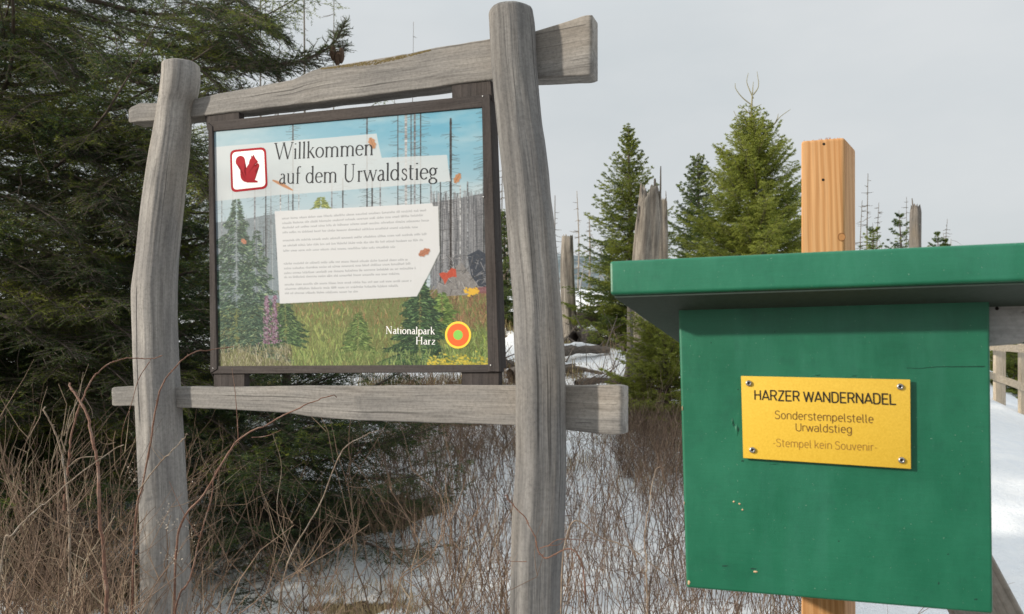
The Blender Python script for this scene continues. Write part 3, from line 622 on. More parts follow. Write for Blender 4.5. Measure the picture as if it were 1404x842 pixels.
# white translucent title band and text sheet
def band(pts, col, al): fill(pts, col, al)
band([(288, 203), (300, 202), (516, 184), (519, 200), (523, 217), (612, 213), (614, 232), (617, 249), (560, 254), (440, 264), (380, 268), (288, 277)], C255(204, 211, 216), .84)
sheet = [(377, 290), (480, 285), (592, 279), (593, 283), (600, 283), (601, 315), (602, 345), (590, 370), (571, 406), (480, 411), (384, 416)]
fill([(x + 1.2, y + 1.6) for x, y in sheet], C255(70, 80, 70), .35); band(sheet, C255(214, 217, 222), .975)
def ln(y0, y1, xa, xb):
    """one line of body copy: too small to read, a broken grey row"""
    a = px2st(xa, y0); b = px2st(xb, y1); n_ = int((b[0] - a[0]) / 3.2); gap = 0
    for k in range(n_):
        if gap <= 0: gap = pr.integers(3, 12); continue
        gap -= 1; x = a[0] + (b[0] - a[0]) * k / n_; y = a[1] + (b[1] - a[1]) * k / n_; h_ = 3.4 if pr.random() < .75 else 5.6
        line(x, y, x + pr.uniform(-.5, .5), y - h_, 1.25, C255(120, 124, 132), .62); line(x, y - (0 if pr.random() < .5 else 3.2), x + 2, y - pr.uniform(0, 3.2), .9, C255(130, 134, 142), .6)
for y0, y1, xe in ((301, 289.5, 586), (307.5, 296, 580), (313.5, 303.5, 588), (320, 312, 573), (331, 322, 585), (338, 330, 580), (345, 338, 542), (362.5, 356, 559), (369, 361.5, 563), (375.5, 368, 570), (381, 375, 548), (391, 385, 564), (397, 391.5, 546), (403, 398, 491)):
    ln(y0, y0 + (y1 - y0) * (xe - 386) / 200, 386 + (y0 - 300) * .04, xe)
def leaf(cx, cy, L, wd_, an_, col):
    a = R(an_); P = []
    for k in range(16):
        t_ = k / 16 * 2 * math.pi; r1 = L * math.cos(t_) / 2; r2 = wd_ * math.sin(t_) * (.8 + .4 * (k % 2)) / 2; P.append((cx + r1 * math.cos(a) - r2 * math.sin(a), cy + r1 * math.sin(a) + r2 * math.cos(a)))
    fill([(x + .8, y + 1) for x, y in P], C255(90, 95, 100), .3); fill(P, col, .95)
    q0, q1 = px2st(cx - L / 2 * math.cos(a), cy - L / 2 * math.sin(a)), px2st(cx + L / 2 * math.cos(a), cy + L / 2 * math.sin(a)); line(*q0, *q1, 1.2, col * .65, .7)
lc = C255(190, 128, 84)
leaf(510, 197, 16, 9, 68, lc); leaf(626, 245, 15, 8, -60, lc); leaf(581, 346, 17, 9, -28, C255(180, 110, 80)); leaf(335, 331, 9, 6, 45, C255(190, 120, 90))
for k in range(14):
    t_ = k / 14; a = px2st(375 + 26 * t_, 248 + 13 * t_ - 4 * t_ * (1 - t_)); b = px2st(375 + 26 * (t_ + .08), 248 + 13 * (t_ + .08)); line(*a, *b, 2 + 6 * math.sin(math.pi * (t_ * .8 + .15)), lc, .95)
pad = np.pad(ink, ((1, 1), (1, 1), (0, 0)), 'edge'); ink = .4 * ink + .15 * (pad[:-2, 1:-1] + pad[2:, 1:-1] + pad[1:-1, :-2] + pad[1:-1, 2:])
gn = (fbm(XX / 2.0, YY / 2.0, 3, 9) - .5)[..., None] * .14 * (.35 + .65 * (YY / PH > .28))[..., None] * (ink.max(-1, keepdims=True) < .78); lum = ink.mean(-1, keepdims=True); ink = lum + (ink - lum) * .88; ink = np.clip(ink + gn, 0, 1)
ink = np.clip(ink * .93 + .035, 0, 1)  # lifts the inks: fading plus hazy glare put into the print colour
lin = np.where(ink <= .04045, ink / 12.92, ((ink + .055) / 1.055) ** 2.4) * INKGAIN
panel_mesh(np.clip(lin, 0, .92))
# lettering and emblems on the panel (flat vinyl)
M_INK = plain('dark_print', (.03, .034, .04), .6, spec=.15, var=0, bmp=0); M_RED = plain('red_print', (.36, .008, .02), .6, spec=.1, var=.05, bmp=0); M_WHITE = plain('white_print', (.82, .83, .84), .45, var=0, bmp=0)
M_OR = plain('orange_print', (.90, .12, .015), .45, var=.03, bmp=0); M_YE = plain('yellow_print', (.95, .62, .05), .45, var=.03, bmp=0); M_GN = plain('green_print', (.22, .55, .08), .45, var=.03, bmp=0)
def capm(px, py, cap_px): return np.linalg.norm(SP.p(px, py, PO) - SP.p(px, py - cap_px, PO))
lettering('lettering', 'Willkommen', SERIF, SP.p(377, 219, PO), SP.p(512, 212.5, PO), capm(377, 219, 22.5), N3, M_INK, root, 78, 30)
lettering('lettering', 'auf dem Urwaldstieg', SERIF, SP.p(383, 252.5, PO), SP.p(600, 245.5, PO), capm(480, 248, 24), N3, M_INK, root, 78, 30)
lettering('lettering', 'Nationalpark', SERIF, SP.p(529, 457.5, PO), SP.p(596, 458.5, PO), capm(530, 458, 10), N3, M_WHITE, root, 96, 52)
lettering('lettering', 'Harz', SERIF, SP.p(570, 472, PO), SP.p(597, 472.5, PO), capm(570, 472, 10), N3, M_WHITE, root, 96, 52)
def ring(name, outer, inner, mat, lift):
    V = [SP.p(x, y, PO + lift) for x, y in outer + inner]; n = len(outer); i = np.arange(n)
    return mk(name, V, np.stack([i, i + n, (i + 1) % n + n, (i + 1) % n], -1), mat, root, smooth=False)
def rrect(c, r, n=7):
    """rounded quad through four corners"""
    P = []; c = [np.array(k, float) for k in c]
    for i in range(4):
        a, b, d = c[i - 1], c[i], c[(i + 1) % 4]; u1 = (a - b) / np.linalg.norm(a - b); u2 = (d - b) / np.linalg.norm(d - b)
        for k in range(n):
            t_ = k / (n - 1); P.append(tuple((1 - t_) ** 2 * (b + u1 * r) + 2 * t_ * (1 - t_) * b + t_ ** 2 * (b + u2 * r)))
    return P
q0 = [(315.2, 206), (364.5, 201.5), (367, 258.5), (317, 264)]; ce = np.mean(q0, 0); q1 = [tuple(ce + (np.array(p) - ce) * .89) for p in q0]
ol, il = rrect(q0, 8), rrect(q1, 6.2)
poly('emblem_field', [SP.p(x, y, PO + .0004) for x, y in il], M_WHITE, root)
ring('emblem_border', ol, il, M_RED, .0006)
sq = lambda P: [(290 + x / 4.2545, 160 + y / 4.2545) for x, y in P]
bxm = lambda P: sq([(138 + x * 1.48, 222 + y * 1.64) for x, y in P])
tail = spline([(48, 98), (34, 95), (23, 84), (20, 68), (20, 50), (17, 40), (8, 38), (2, 28), (5, 13), (18, 4), (32, 7), (39, 20), (37, 38), (35, 54), (38, 68), (46, 80), (52, 88)], 60)
body = [(45, 99), (45, 76), (42, 62), (43, 50), (48, 40), (54, 33), (55, 26), (57, 18), (63, 12), (62, 1), (68, 8), (72, 0), (74, 10), (81, 15), (89, 23), (88, 28), (78, 31), (75, 36), (76, 43), (83, 44), (84, 38), (81, 32), (87, 29), (94, 33), (95, 41), (90, 50), (82, 56), (78, 57), (81, 68), (81, 80), (77, 90), (88, 93), (88, 99)]
poly('squirrel_emblem', [SP.p(x, y, PO + .0008) for x, y in bxm(tail)], M_RED, root); poly('squirrel_emblem', [SP.p(x, y, PO + .0010) for x, y in bxm(body)], M_RED, root)
for k, (r_, m_) in enumerate(((18.6, M_YE), (15.6, M_OR), (6.8, M_GN))):
    poly('round_emblem', [SP.p(628 + r_ * .96 * math.cos(a), 459.3 + r_ * math.sin(a), PO + .0005 + .0002 * k) for a in np.linspace(0, 2 * math.pi, 49)[:-1]], m_, root)
# frame screws
M_STEEL = plain('steel', (.42, .42, .43), .35, metal=.9, var=.1, bmp=0)
def disc(name, c, nrm, r_, h, mat, parent, n=14, hole=None):
    nrm = np.asarray(nrm) / np.linalg.norm(nrm); a = np.cross(nrm, [0, 0, 1.0]); a /= np.linalg.norm(a); b = np.cross(nrm, a); V = []; F = []
    for s_, z in ((1, 0), (1, h * .4), (.85, h * .8), (.5, h), (.45, h * (.5 if hole else 1.02))):
        V += [c + (a * math.cos(t_) + b * math.sin(t_)) * r_ * s_ + nrm * z for t_ in np.arange(n) * 2 * math.pi / n]
    i = np.arange(n)
    for k in range(4): F.append(np.stack([i + k * n, (i + 1) % n + k * n, (i + 1) % n + (k + 1) * n, i + (k + 1) * n], -1))
    F.append(list(range(4 * n, 5 * n)))
    return mk(name, np.array(V), F, mat, parent)
for x, y in ((662, 132), (663, 270), (673, 501), (292, 505)): disc('screw', SP.p(x, y, FOFF + .0045), N3, .0028, .0015, M_STEEL, root)
# ------------------------------------------------------------------ green stamp box on its timber post
BP = Plane((.206, .935), (.523, .84)); UB, NB = BP.u, BP.n
m, nt, bs = newmat('green_paint'); v = objco(nt)
n1 = noise(nt, v, 9, 5, .6); n2 = noise(nt, v, 700, 3, .6); n3 = noise(nt, mapping(nt, v, (1, 1, .35)), 45, 4, .6)
c = ramp(nt, n1, [(.3, GREEN[0]), (.7, GREEN[1])]); c = mixc(nt, ramp(nt, n3, [(.45, (0, 0, 0)), (.75, (.25, .25, .25))]), c, GREEN[2])
sp = noise(nt, v, 420, 1); c = mixc(nt, ramp(nt, sp, [(.765, (0, 0, 0)), (.78, (.4, .4, .4))]), c, (.30, .42, .34)); rg = noise(nt, mapping(nt, v, (40, 40, 520)), 1, 3, .6); c = mixc(nt, 1.0, c, ramp(nt, rg, [(.3, (.95, .95, .95)), (.7, (1.04, 1.04, 1.04))]), 'MULTIPLY')
dn = noise(nt, v, 26, 6, .7); c = mixc(nt, ramp(nt, dn, [(.55, (0, 0, 0)), (.75, (.45, .45, .45))]), c, (.012, .09, .06)); st_ = noise(nt, mapping(nt, v, (14, 14, 2.2)), 1, 5, .65); c = mixc(nt, ramp(nt, st_, [(.52, (0, 0, 0)), (.72, (.30, .30, .30))]), c, (.05, .22, .16))
nt.links.new(c, bs.inputs['Base Color']); nt.links.new(ramp(nt, n1, [(.3, (.36, .36, .36)), (.7, (.5, .5, .5))]), bs.inputs['Roughness']); bs.inputs['Specular IOR Level'].default_value = .45
b = bump(nt, None, n3, .35, .0014); b = bump(nt, None, rg, .12, .0005, b); bump(nt, bs, n2, .22, .0006, b)
M_GREEN = m
M_GOLD = None
m, nt, bs = newmat('yellow_plate'); v = objco(nt); n2 = noise(nt, v, 500, 3, .6)
nt.links.new(ramp(nt, n2, [(.3, (.74, .47, .045)), (.7, (.84, .56, .07))]), bs.inputs['Base Color']); bs.inputs['Roughness'].default_value = .38; bs.inputs['Metallic'].default_value = .0; bump(nt, bs, n2, .15, .0004); M_GOLD = m
M_PINE = None
m, nt, bs = newmat('fresh_sawn_timber'); g = attr(nt, 'gc')
w_ = nd(nt, 'ShaderNodeTexWave', wave_type='BANDS', bands_direction='X'); w_.inputs['Scale'].default_value = 34; w_.inputs['Distortion'].default_value = 11; w_.inputs['Detail'].default_value = 3; w_.inputs['Detail Scale'].default_value = .8
nt.links.new(mapping(nt, g, (1, 1, .06)), w_.inputs['Vector'])
c = ramp(nt, w_.outputs[1], [(.1, (.48, .235, .085)), (.5, (.55, .285, .115)), (.9, (.60, .33, .145))])
c = mixc(nt, 1.0, c, ramp(nt, noise(nt, mapping(nt, g, (400, 400, 9)), 1, 3), [(.3, (.82, .82, .82)), (.7, (1.08, 1.08, 1.08))]), 'MULTIPLY')
c = mixc(nt, ramp(nt, noise(nt, mapping(nt, g, (30, 30, 4)), 1, 3), [(.55, (0, 0, 0)), (.75, (.6, .6, .6))]), c, (.60, .28, .10))
nt.links.new(c, bs.inputs['Base Color']); bs.inputs['Roughness'].default_value = .7; bump(nt, bs, noise(nt, mapping(nt, g, (400, 400, 9)), 1, 3), .35, .0008); M_PINE = m
bx = thing('stamp_box', 'green painted hiking stamp box with yellow plate on a sawn timber post', 'stamp box', (*BP.xyz(.18, 0, -.28)[:2], .08))
def bq(a, off): return BP.p(a[0], a[1], off)
DTL, DTR, DBR, DBL = (930, 416), (1357, 407), (1362, 842), (941, 806)
slab('door', [bq(DTL, 0), bq(DTR, 0), bq(DBR, 0), bq(DBL, 0)], -NB, .018, M_GREEN, bx, .0034, 4)
i_ = .006
cs = [BP.xyz(*(np.array(BP.uw(*p)) + d), -.0185) for p, d in ((DTL, (i_, .012)), (DTR, (-i_, .012)), (DBR, (-i_, i_)), (DBL, (i_, i_)))]
slab('body', cs, -NB, .185, M_GREEN, bx, .003, 3)
RO = .065
unit_ = lambda v: v / np.linalg.norm(v)
rfl = bq((836.5, 404), RO); rdir = bq((940, 476), RO - .27) - rfl
slab('roof', [bq((835.5, 357.5), RO - .006), bq((1475, 328), RO - .006), bq((1475, 382.5), RO), rfl], rdir, 1.0, M_GREEN, bx, .0042, 4)
M_UNDER = plain('shaded_underside', (.045, .070, .060), .75, sc=120, var=.3, bmp=.2)
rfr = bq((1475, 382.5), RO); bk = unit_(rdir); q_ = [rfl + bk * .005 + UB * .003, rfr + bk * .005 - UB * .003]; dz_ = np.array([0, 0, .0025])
slab('roof_underside', [q_[0] + dz_, q_[1] + dz_, q_[1] - dz_, q_[0] - dz_], rdir * .97, 1.0, M_UNDER, bx, .0008, 2)  # added slab; its dark colour deepens the shade under the roof
# timber post
PF = -.208
ptl, ptr = bq((1098, 193), PF), bq((1169, 187), PF); pbl, pbr = bq((1098, 850), PF), bq((1169, 850), PF)
ex = lambda a, b: a + (b - a) * ((a[2] + .1) / (a[2] - b[2]))
ptr, pbr = bq((1158, 188), PF), bq((1158, 850), PF); pdir = np.array([math.sin(R(35)), math.cos(R(35)), 0])
slab('post', [ptl, ptr, ex(ptr, pbr), ex(ptl, pbl)], pdir, .075, M_PINE, bx, .005, 3, gc=(UB, NB, np.array([0, 0, 1.0])))
M_DARK = plain('dark_hole', (.01, .008, .006), .9, var=0, bmp=0)
for x, y in ((1129.5, 197.5), (1128.5, 246.5)): disc('screw_hole', bq((x, y), PF + .0003), NB, .0019, .0001, M_DARK, bx)
# splinters on the sawn top
P_ = []; 
for k in range(46):
    s_ = rng.random(); a = ptl + (ptr - ptl) * (.05 + .9 * s_) - NB * rng.uniform(.002, .02); d = np.array([rng.normal() * .0007, rng.normal() * .0007, rng.uniform(.001, .0035)]); P_.append([a - d * .6, a, a + d])
v_, f_ = tubes(np.array(P_), np.tile([.0006, .0005, .0001], (46, 1)), 3); mk('splinters', v_, f_, plain('splinter_wood', (.5, .22, .12), .9, bmp=0), bx)
# knot
kn = [bq((1154 + 5.0 * math.cos(a), 325 + 5.5 * math.sin(a)), PF + .0003) for a in np.linspace(0, 2 * math.pi, 25)]
v_, f_ = tubes(np.array([kn]), np.full((1, 25), .00035), 5); mk('knot', v_, f_, plain('knot_wood', (.22, .09, .03), .8, bmp=0), bx)
poly('knot', [bq((1154 + 4.4 * math.cos(a), 325 + 4.8 * math.sin(a)), PF + .00025) for a in np.linspace(0, 2 * math.pi, 25)[:-1]], plain('knot_heart', (.42, .20, .075), .8, sc=500, var=.35, bmp=0), bx)
# plate
PT = .0050
pq = [(1016, 515.5), (1248, 520.5), (1249, 643), (1019, 628)]
plate = slab('plate', [bq(p, PT) for p in pq], -NB, .0016, M_GOLD, bx, .0004, 2)
def capb(px, py, c_): return np.linalg.norm(bq((px, py), PT) - bq((px, py - c_), PT))
M_T1 = plain('black_engraving', (.018, .016, .012), .6, var=0, bmp=0); M_T2 = plain('worn_brown_engraving', (.17, .085, .02), .6, var=0, bmp=0); M_T3 = plain('faded_brown_engraving', (.34, .17, .03), .6, var=0, bmp=0)
for tx, x0, y0, x1, y1, ch, mt, wdt in (('HARZER WANDERNADEL', 1034.5, 548.2, 1229, 554.6, 13.2, M_T1, 106), ('Sonderstempelstelle', 1062.5, 574, 1198, 580, 10.6, M_T2, 78), ('Urwaldstieg', 1091, 591, 1168.5, 594, 10.6, M_T2, 78), ('-Stempel kein Souvenir-', 1060, 612, 1203, 618.5, 10.2, M_T3, 66)):
    lettering('lettering', tx, DIN, bq((x0, y0), PT), bq((x1, y1), PT), capb(x0, y0, ch), NB, mt, plate, wdt, None, .00012)
for x, y in ((1026.5, 525.5), (1234, 530.2), (1031.5, 617), (1236, 631)):
    s_ = disc('screw', bq((x, y), PT), NB, .0036, .0026, M_STEEL, plate, hole=True); disc('socket', bq((x, y), PT + .0018), NB, .0013, .0002, M_DARK, s_, 6)
# wear: chipped corner, scratch line, small dents
M_CHIP = plain('bare_wood_chip', (.62, .42, .26), .8, sc=900); M_CRACK = plain('crack_in_paint', (.008, .05, .035), .8, bmp=0)
def patch(name, pts, mat, lift=.0004):
    return poly(name, [bq(p, lift) for p in pts], mat, bx)
M_LITE = plain('scuffed_paint', (.16, .38, .28), .6, sc=300)
P_ = [bq((x, y), .0002) for x, y in ((1243, 504.5), (1262, 505), (1285, 503), (1320, 502.8), (1350, 502.5))]
P_ = spline(P_, 30); v_, f_ = tubes(np.array([P_]), np.linspace(.0002, .0005, 30)[None], 4); mk('paint_crack', v_, f_, M_CRACK, bx)
def blobs(name, spots, mat, flat=.35):
    for (x, y, rx, ry) in spots:
        n_ = 12; c0 = bq((x, y), .0001)
        V = [bq((x + rx * math.cos(a) * rng.uniform(.6, 1.2), y + ry * math.sin(a) * rng.uniform(.6, 1.2)), .00005) for a in np.arange(n_) * 2 * math.pi / n_] + [c0 + NB * flat * .001]
        mk(name, np.array(V), np.array([(k, (k + 1) % n_, n_) for k in range(n_)]), mat, bx)
blobs('paint_chip', [(933.3, 419.5, 2.6, 4.2), (1354.5, 411, 2.4, 1.6), (1036, 784, 3.6, 1.3), (1014, 691, 1.8, 1.2), (1018, 699, 1.5, 1.2), (1006, 688, 1.6, 1.2), (944.5, 799, 2.2, 3.0), (935.5, 560, .7, 3.5), (938, 690, .7, 2.4), (1180, 411.5, 3.2, .6)], M_CHIP, 1.2)
blobs('paint_dent', [(994, 776, 5.5, .9), (1033, 780, 4.5, 1.0), (1087, 809, .8, .8), (1192, 687, .8, .6), (1012, 588, 1.6, 4), (1006, 582, 1.2, 3), (1012, 534, 1.2, 1.0), (930, 720, .3, .3), (1018, 632, 2.2, 1.2), (1300, 760, 1.4, .9), (1287, 800, 1.0, 2.2), (1322, 640, .8, .8), (1150, 742, 1.6, .7), (975, 470, .9, .9), (1062, 455, .7, .7), (1338, 822, 3.0, 1.2)], M_CRACK, .2)
blobs('paint_run', [(1010, 590, 2.2, 9), (1004, 578, 1.2, 5), (1120, 514, 8, .9), (1170, 515, 5, .8), (1060, 636, 9, .7)], M_GREEN, 1.3)
# grey timber stand behind the box
M_GREY = wood('silver_grey_plank', (.20, .20, .205), (.36, .37, .385), (.50, .51, .53), (.42, .43, .45), (.38, .38, .37), 21, fine=200, crack=.9)
G1 = -.0205
sbq = [bq((1352.5, 388), G1), bq((1462, 386), G1), bq((1462, 456), G1), bq((1392, 472), G1), bq((1352.5, 475), G1)]
def prism(name, pts, dirn, mat, parent, gc, bev=.004):
    base = origin_of(parent); bm = bmesh.new(); a = [bm.verts.new(p - base) for p in pts]; b = [bm.verts.new(p - base + dirn) for p in pts]; n = len(pts)
    bm.faces.new(a[::-1]); bm.faces.new(b)
    for k in range(n): bm.faces.new([a[k], a[(k + 1) % n], b[(k + 1) % n], b[k]])
    bmesh.ops.recalc_face_normals(bm, faces=bm.faces); bmesh.ops.bevel(bm, geom=bm.edges[:], offset=bev, segments=3, profile=.6, affect='EDGES')
    me = bpy.data.meshes.new(name); bm.to_mesh(me); bm.free(); co = np.zeros(len(me.vertices) * 3, np.float32); me.vertices.foreach_get('co', co); co = co.reshape(-1, 3)
    at_ = me.attributes.new('gc', 'FLOAT_VECTOR', 'POINT'); at_.data.foreach_set('vector', (co @ np.array(gc).T).astype(np.float32).reshape(-1)); me.materials.append(mat)
    o = bpy.data.objects.new(name, me); COL.objects.link(o); o.parent = parent; return o
prism('side_board', sbq, -NB * .03, M_GREY, bx, (NB, np.array([0, 0, 1.0]), UB))['label'] = 'bare silver grey board under the right end of the roof'
disc('nail_hole', bq((1367, 423), G1 + .0003), NB, .002, .0001, M_DARK, bx)
GB = -.30
lg0, lg1 = bq((1178, 420), GB), bq((1462, 948), GB); dv = (lg1 - lg0) / np.linalg.norm(lg1 - lg0); px_ = np.cross(dv, NB); px_ /= np.linalg.norm(px_)
if px_[0] > 0: px_ = -px_
M_GREY2 = wood('brown_grey_brace_wood', (.15, .14, .135), (.30, .285, .27), (.43, .41, .39), (.33, .31, .30), (.38, .33, .28), 31)
slab('brace', [lg0 + px_ * .085, lg0, lg1 + dv * .1, lg1 + dv * .1 + px_ * .085], -NB, .05, M_GREY2, bx, .006, 3, gc=(NB, px_, dv))
# ------------------------------------------------------------------ conifers
m, nt, bs = newmat('spruce_needles'); a = attr(nt, 'cv', 'Fac')
nt.links.new(ramp(nt, a, [(0, (.018, .042, .024)), (.35, (.042, .088, .034)), (.65, (.13, .18, .034)), (.85, (.26, .30, .045)), (1, (.34, .37, .08))]), bs.inputs['Base Color']); bs.inputs['Roughness'].default_value = .5; bs.inputs['Specular IOR Level'].default_value = .35
tr = nt.nodes.new('ShaderNodeBsdfTranslucent'); nt.links.new(ramp(nt, a, [(0, (.03, .06, .012)), (1, (.36, .40, .07))]), tr.inputs[0]); mx = nt.nodes.new('ShaderNodeMixShader'); mx.inputs[0].default_value = .36
nt.links.new(bs.outputs[0], mx.inputs[1]); nt.links.new(tr.outputs[0], mx.inputs[2]); nt.links.new(mx.outputs[0], nt.nodes['Material Output'].inputs[0]); M_NEED = m
M_BARK = plain('spruce_bark', (.13, .10, .08), .9, sc=60, var=.4, bmp=.6, bd=.004); M_TWIG = plain('bare_spruce_twigs', (.125, .10, .085), .9, sc=200, var=.3, bmp=0)
def unit(v): return v / (np.linalg.norm(v, axis=-1, keepdims=True) + 1e-12)
def spruce(name, label, base, H, Rad, seed, per=5, gap=.28, nl=.016, nw=.0022, dens=230, tw_gap=.055, bare=.22, z0=.03, droop=.5, cv=.35, cvr=.22, tert=True, tw=.30, group='young spruces', cat='spruce tree', bright=None, leanx=0, shape=.8, rough=.25, leader=.35, up0=.9, sector=None, tn=8, lim=1.0):
    g = np.random.default_rng(seed); base = np.asarray(base, float); root = thing(name, label, cat, base, group)
    zt = np.linspace(-.15, H, 14); tp = np.stack([base[0] + leanx * (zt / H) + .01 * np.sin(zt * 3 + seed), base[1] + 0 * zt, base[2] + zt], -1)
    r0 = .018 + .014 * H; trr = r0 * (1 - np.clip(zt / H, 0, 1)) ** .9 + .004
    vt_, ft_ = tubes(tp[None], trr[None], 8)
    LP_, LR_ = [], []; SO, SD, SL, SC = [], [], [], []; TO, TD, TL_, TR_ = [], [], [], []
    z = z0 * H
    while z < H * (1 - .04):
        t_ = z / H; nb = per if t_ < .93 else 4
        for k in range(nb + g.integers(0, 2)):
            az = k * 2 * math.pi / nb + g.uniform(-.5, .5) + z * 7; L_ = Rad * (1 - t_) ** shape * g.uniform(1 - rough, 1 + rough * .5) + .02 * (H / 3)
            if sector is not None and math.cos(az - sector[0]) < sector[1]: continue
            el = up0 * (t_ ** 1.5) - droop * (1 - t_) * .5 + g.normal() * .13
            K = 9; s_ = np.linspace(0, 1, K); dx = np.array([math.cos(az), math.sin(az)]); perp = np.array([-math.sin(az), math.cos(az)])
            hor = L_ * s_ * math.cos(el); ver = L_ * (math.sin(el) * s_ - droop * .22 * s_ * (1 - s_) * 2 + .12 * s_ ** 3); wob = g.normal() * .04 * L_ * np.sin(s_ * 3)
            P = np.stack([base[0] + leanx * t_ + dx[0] * hor + perp[0] * wob, base[1] + dx[1] * hor + perp[1] * wob, base[2] + z + g.normal() * .02 + ver], -1)
            LP_.append(P); LR_.append(np.maximum(lim * (.004 + .005 * L_) * (1 - s_) ** .8, .0014))
            n_ = max(4, int(L_ / tw_gap)); q = np.linspace(.06, .98, n_) + g.normal(size=n_) * .01; q = np.clip(q, .03, .99)
            pos = np.stack([np.interp(q, s_, P[:, i]) for i in range(3)], -1); tg = unit(np.stack([np.interp(q, s_, np.gradient(P[:, i])) for i in range(3)], -1))
            side = unit(np.cross(tg, [0, 0, 1.0])); bc = np.clip(cv + g.normal() * cvr * .6, 0, 1)
            for sg in (-1, 1):
                an = g.uniform(.75, 1.15, n_)[:, None]; d = unit(tg * np.cos(an) + side * sg * np.sin(an) + np.array([0, 0, 1.0]) * g.uniform(-.45, .15, (n_, 1)) * (1.2 if droop > .3 else .4))
                l = (tw * L_ * (1 - q) ** .7 + .04 * L_ + .035) * g.uniform(.5, 1.15, n_); l = np.minimum(l, .62) * min(1, (1 - t_) * 5 + .3)
                live = q > bare * g.uniform(.5, 1.5, n_)
                TO.append(pos); TD.append(d); TL_.append(l); TR_.append(live)
                SO.append(pos[live]); SD.append(d[live]); SL.append(l[live]); SC.append(np.clip(bc + g.normal(size=live.sum()) * cvr * .5 + .12 * (q[live] > .75), 0, 1))
                if tert:
                    m_ = tn; rep = np.repeat(np.arange(n_)[live], m_)
                    if len(rep):
                        uu = g.uniform(.2, .95, len(rep)); o = pos[rep] + d[rep] * (l[rep] * uu)[:, None] + np.array([0, 0, -1.0]) * (.35 * droop * (l[rep] * uu) ** 2)[:, None]
                        s2 = unit(np.cross(d[rep], [0, 0, 1.0])) * g.choice([-1, 1], len(rep))[:, None]; d3 = unit(d[rep] * .75 + s2 * .7 + np.array([0, 0, 1.0]) * (g.uniform(-1.6, .05, (len(rep), 1)) if droop > .52 else g.uniform(-.9, .15, (len(rep), 1))))
                        l3 = l[rep] * (1 - uu * .6) * g.uniform(.25, .6, len(rep)); SO.append(o); SD.append(d3); SL.append(l3); SC.append(np.clip(bc + g.normal(size=len(rep)) * cvr * .6 + .08, 0, 1))
            SO.append(P[-3:-2]); SD.append(unit(P[-1:] - P[-3:-2])); SL.append(np.array([np.linalg.norm(P[-1] - P[-3]) * 1.05])); SC.append(np.array([min(1, bc + .15)]))
        z += gap * g.uniform(.75, 1.25) * (1 if t_ < .6 else .8) * (.55 + .45 * (H / 3 if H < 3 else 1))
    SO.append(tp[-3:-2]); SD.append(np.array([[0, 0, 1.0]])); SL.append(np.array([leader * .5])); SC.append(np.array([cv]))
    SO, SD, SL, SC = map(np.concatenate, (SO, SD, SL, SC)); TO, TD, TL_, TR_ = map(np.concatenate, (TO, TD, TL_, TR_))
    v1, f1 = tubes(np.array(LP_), np.array(LR_), 5); tt_ = np.array([0, .5, 1.0])
    TP = TO[:, None] + TD[:, None] * (TL_[:, None] * tt_)[..., None] + np.array([0, 0, -1.0]) * (.35 * droop * (TL_[:, None] * tt_) ** 2)[..., None]
    v2, f2 = tubes(TP, np.tile(np.array([.0018, .0013, .0006]), (len(TP), 1)), 3)
    mk('trunk', *join([(vt_, ft_), (v1, f1), (v2, f2)]), M_TWIG, root)
    n_ = np.maximum(3, (SL * dens).astype(int)); ix = np.repeat(np.arange(len(SL)), n_); N = len(ix)
    u_ = g.random(N); p = SO[ix] + SD[ix] * (SL[ix] * u_)[:, None] - np.array([0, 0, 1.0]) * (.35 * droop * (SL[ix] * u_) ** 2)[:, None]
    sd_ = unit(np.cross(SD[ix], [0, 0, 1.0])); up = np.cross(sd_, SD[ix]); ph = g.uniform(-.6, math.pi + .6, N); al = g.uniform(.6, 1.05, N)
    nd_ = unit(SD[ix] * np.cos(al)[:, None] + (sd_ * np.cos(ph)[:, None] + up * np.sin(ph)[:, None]) * np.sin(al)[:, None]); ln_ = nl * g.uniform(.7, 1.2, N)
    pw = unit(np.cross(nd_, unit(g.normal(size=(N, 3))))) * (nw * .5)
    V = np.stack([p + pw, p - pw, p + nd_ * ln_[:, None]], 1).reshape(-1, 3); F = np.arange(3 * N).reshape(-1, 3)
    c_ = np.repeat(np.clip(SC[ix] + g.normal(size=N) * .08, 0, 1), 3)
    mk('crown', V, F, M_NEED, root, attrs={'cv': c_}, smooth=False)
    return root
def px_tree(px, top, Y, basez=None):
    P = at(px, top, Y); z = gz(P[0], Y) if basez is None else basez
    return (P[0], Y, z), P[2] - z
b_, H_ = px_tree(15, -620, 5.2)
spruce('spruce_tree', 'tall dark old spruce with drooping boughs filling the left edge behind the sign', b_, H_, 3.25, 11, per=9, gap=.15, nl=.020, nw=.0034, dens=190, tw_gap=.075, bare=.16, droop=.6, cv=.29, cvr=.36, tw=.22, group=None, rough=.35, sector=(R(-35), -.3), shape=.62, tn=7)
b_, H_ = px_tree(-10, -300, 8.2)
spruce('spruce_tree', 'spruce standing farther back behind the tall old one at the left edge', b_, H_, 3.2, 17, per=8, gap=.26, nl=.032, nw=.0065, dens=85, tw_gap=.11, bare=.1, droop=.5, cv=.16, cvr=.2, tw=.26, group=None, rough=.3, sector=(R(-35), -.2), shape=.6, tn=6)
LOWK = dict(per=9, nl=.020, nw=.0034, dens=180, bare=.08, droop=.5, cvr=.2, group=None)
b_, H_ = px_tree(95, 400, 5.0); spruce('spruce_tree', 'dark low spruce filling the foot of the old spruce left of the cracked post', b_, H_, 1.15, 18, gap=.11, tw_gap=.05, cv=.17, tw=.35, shape=.45, **LOWK)
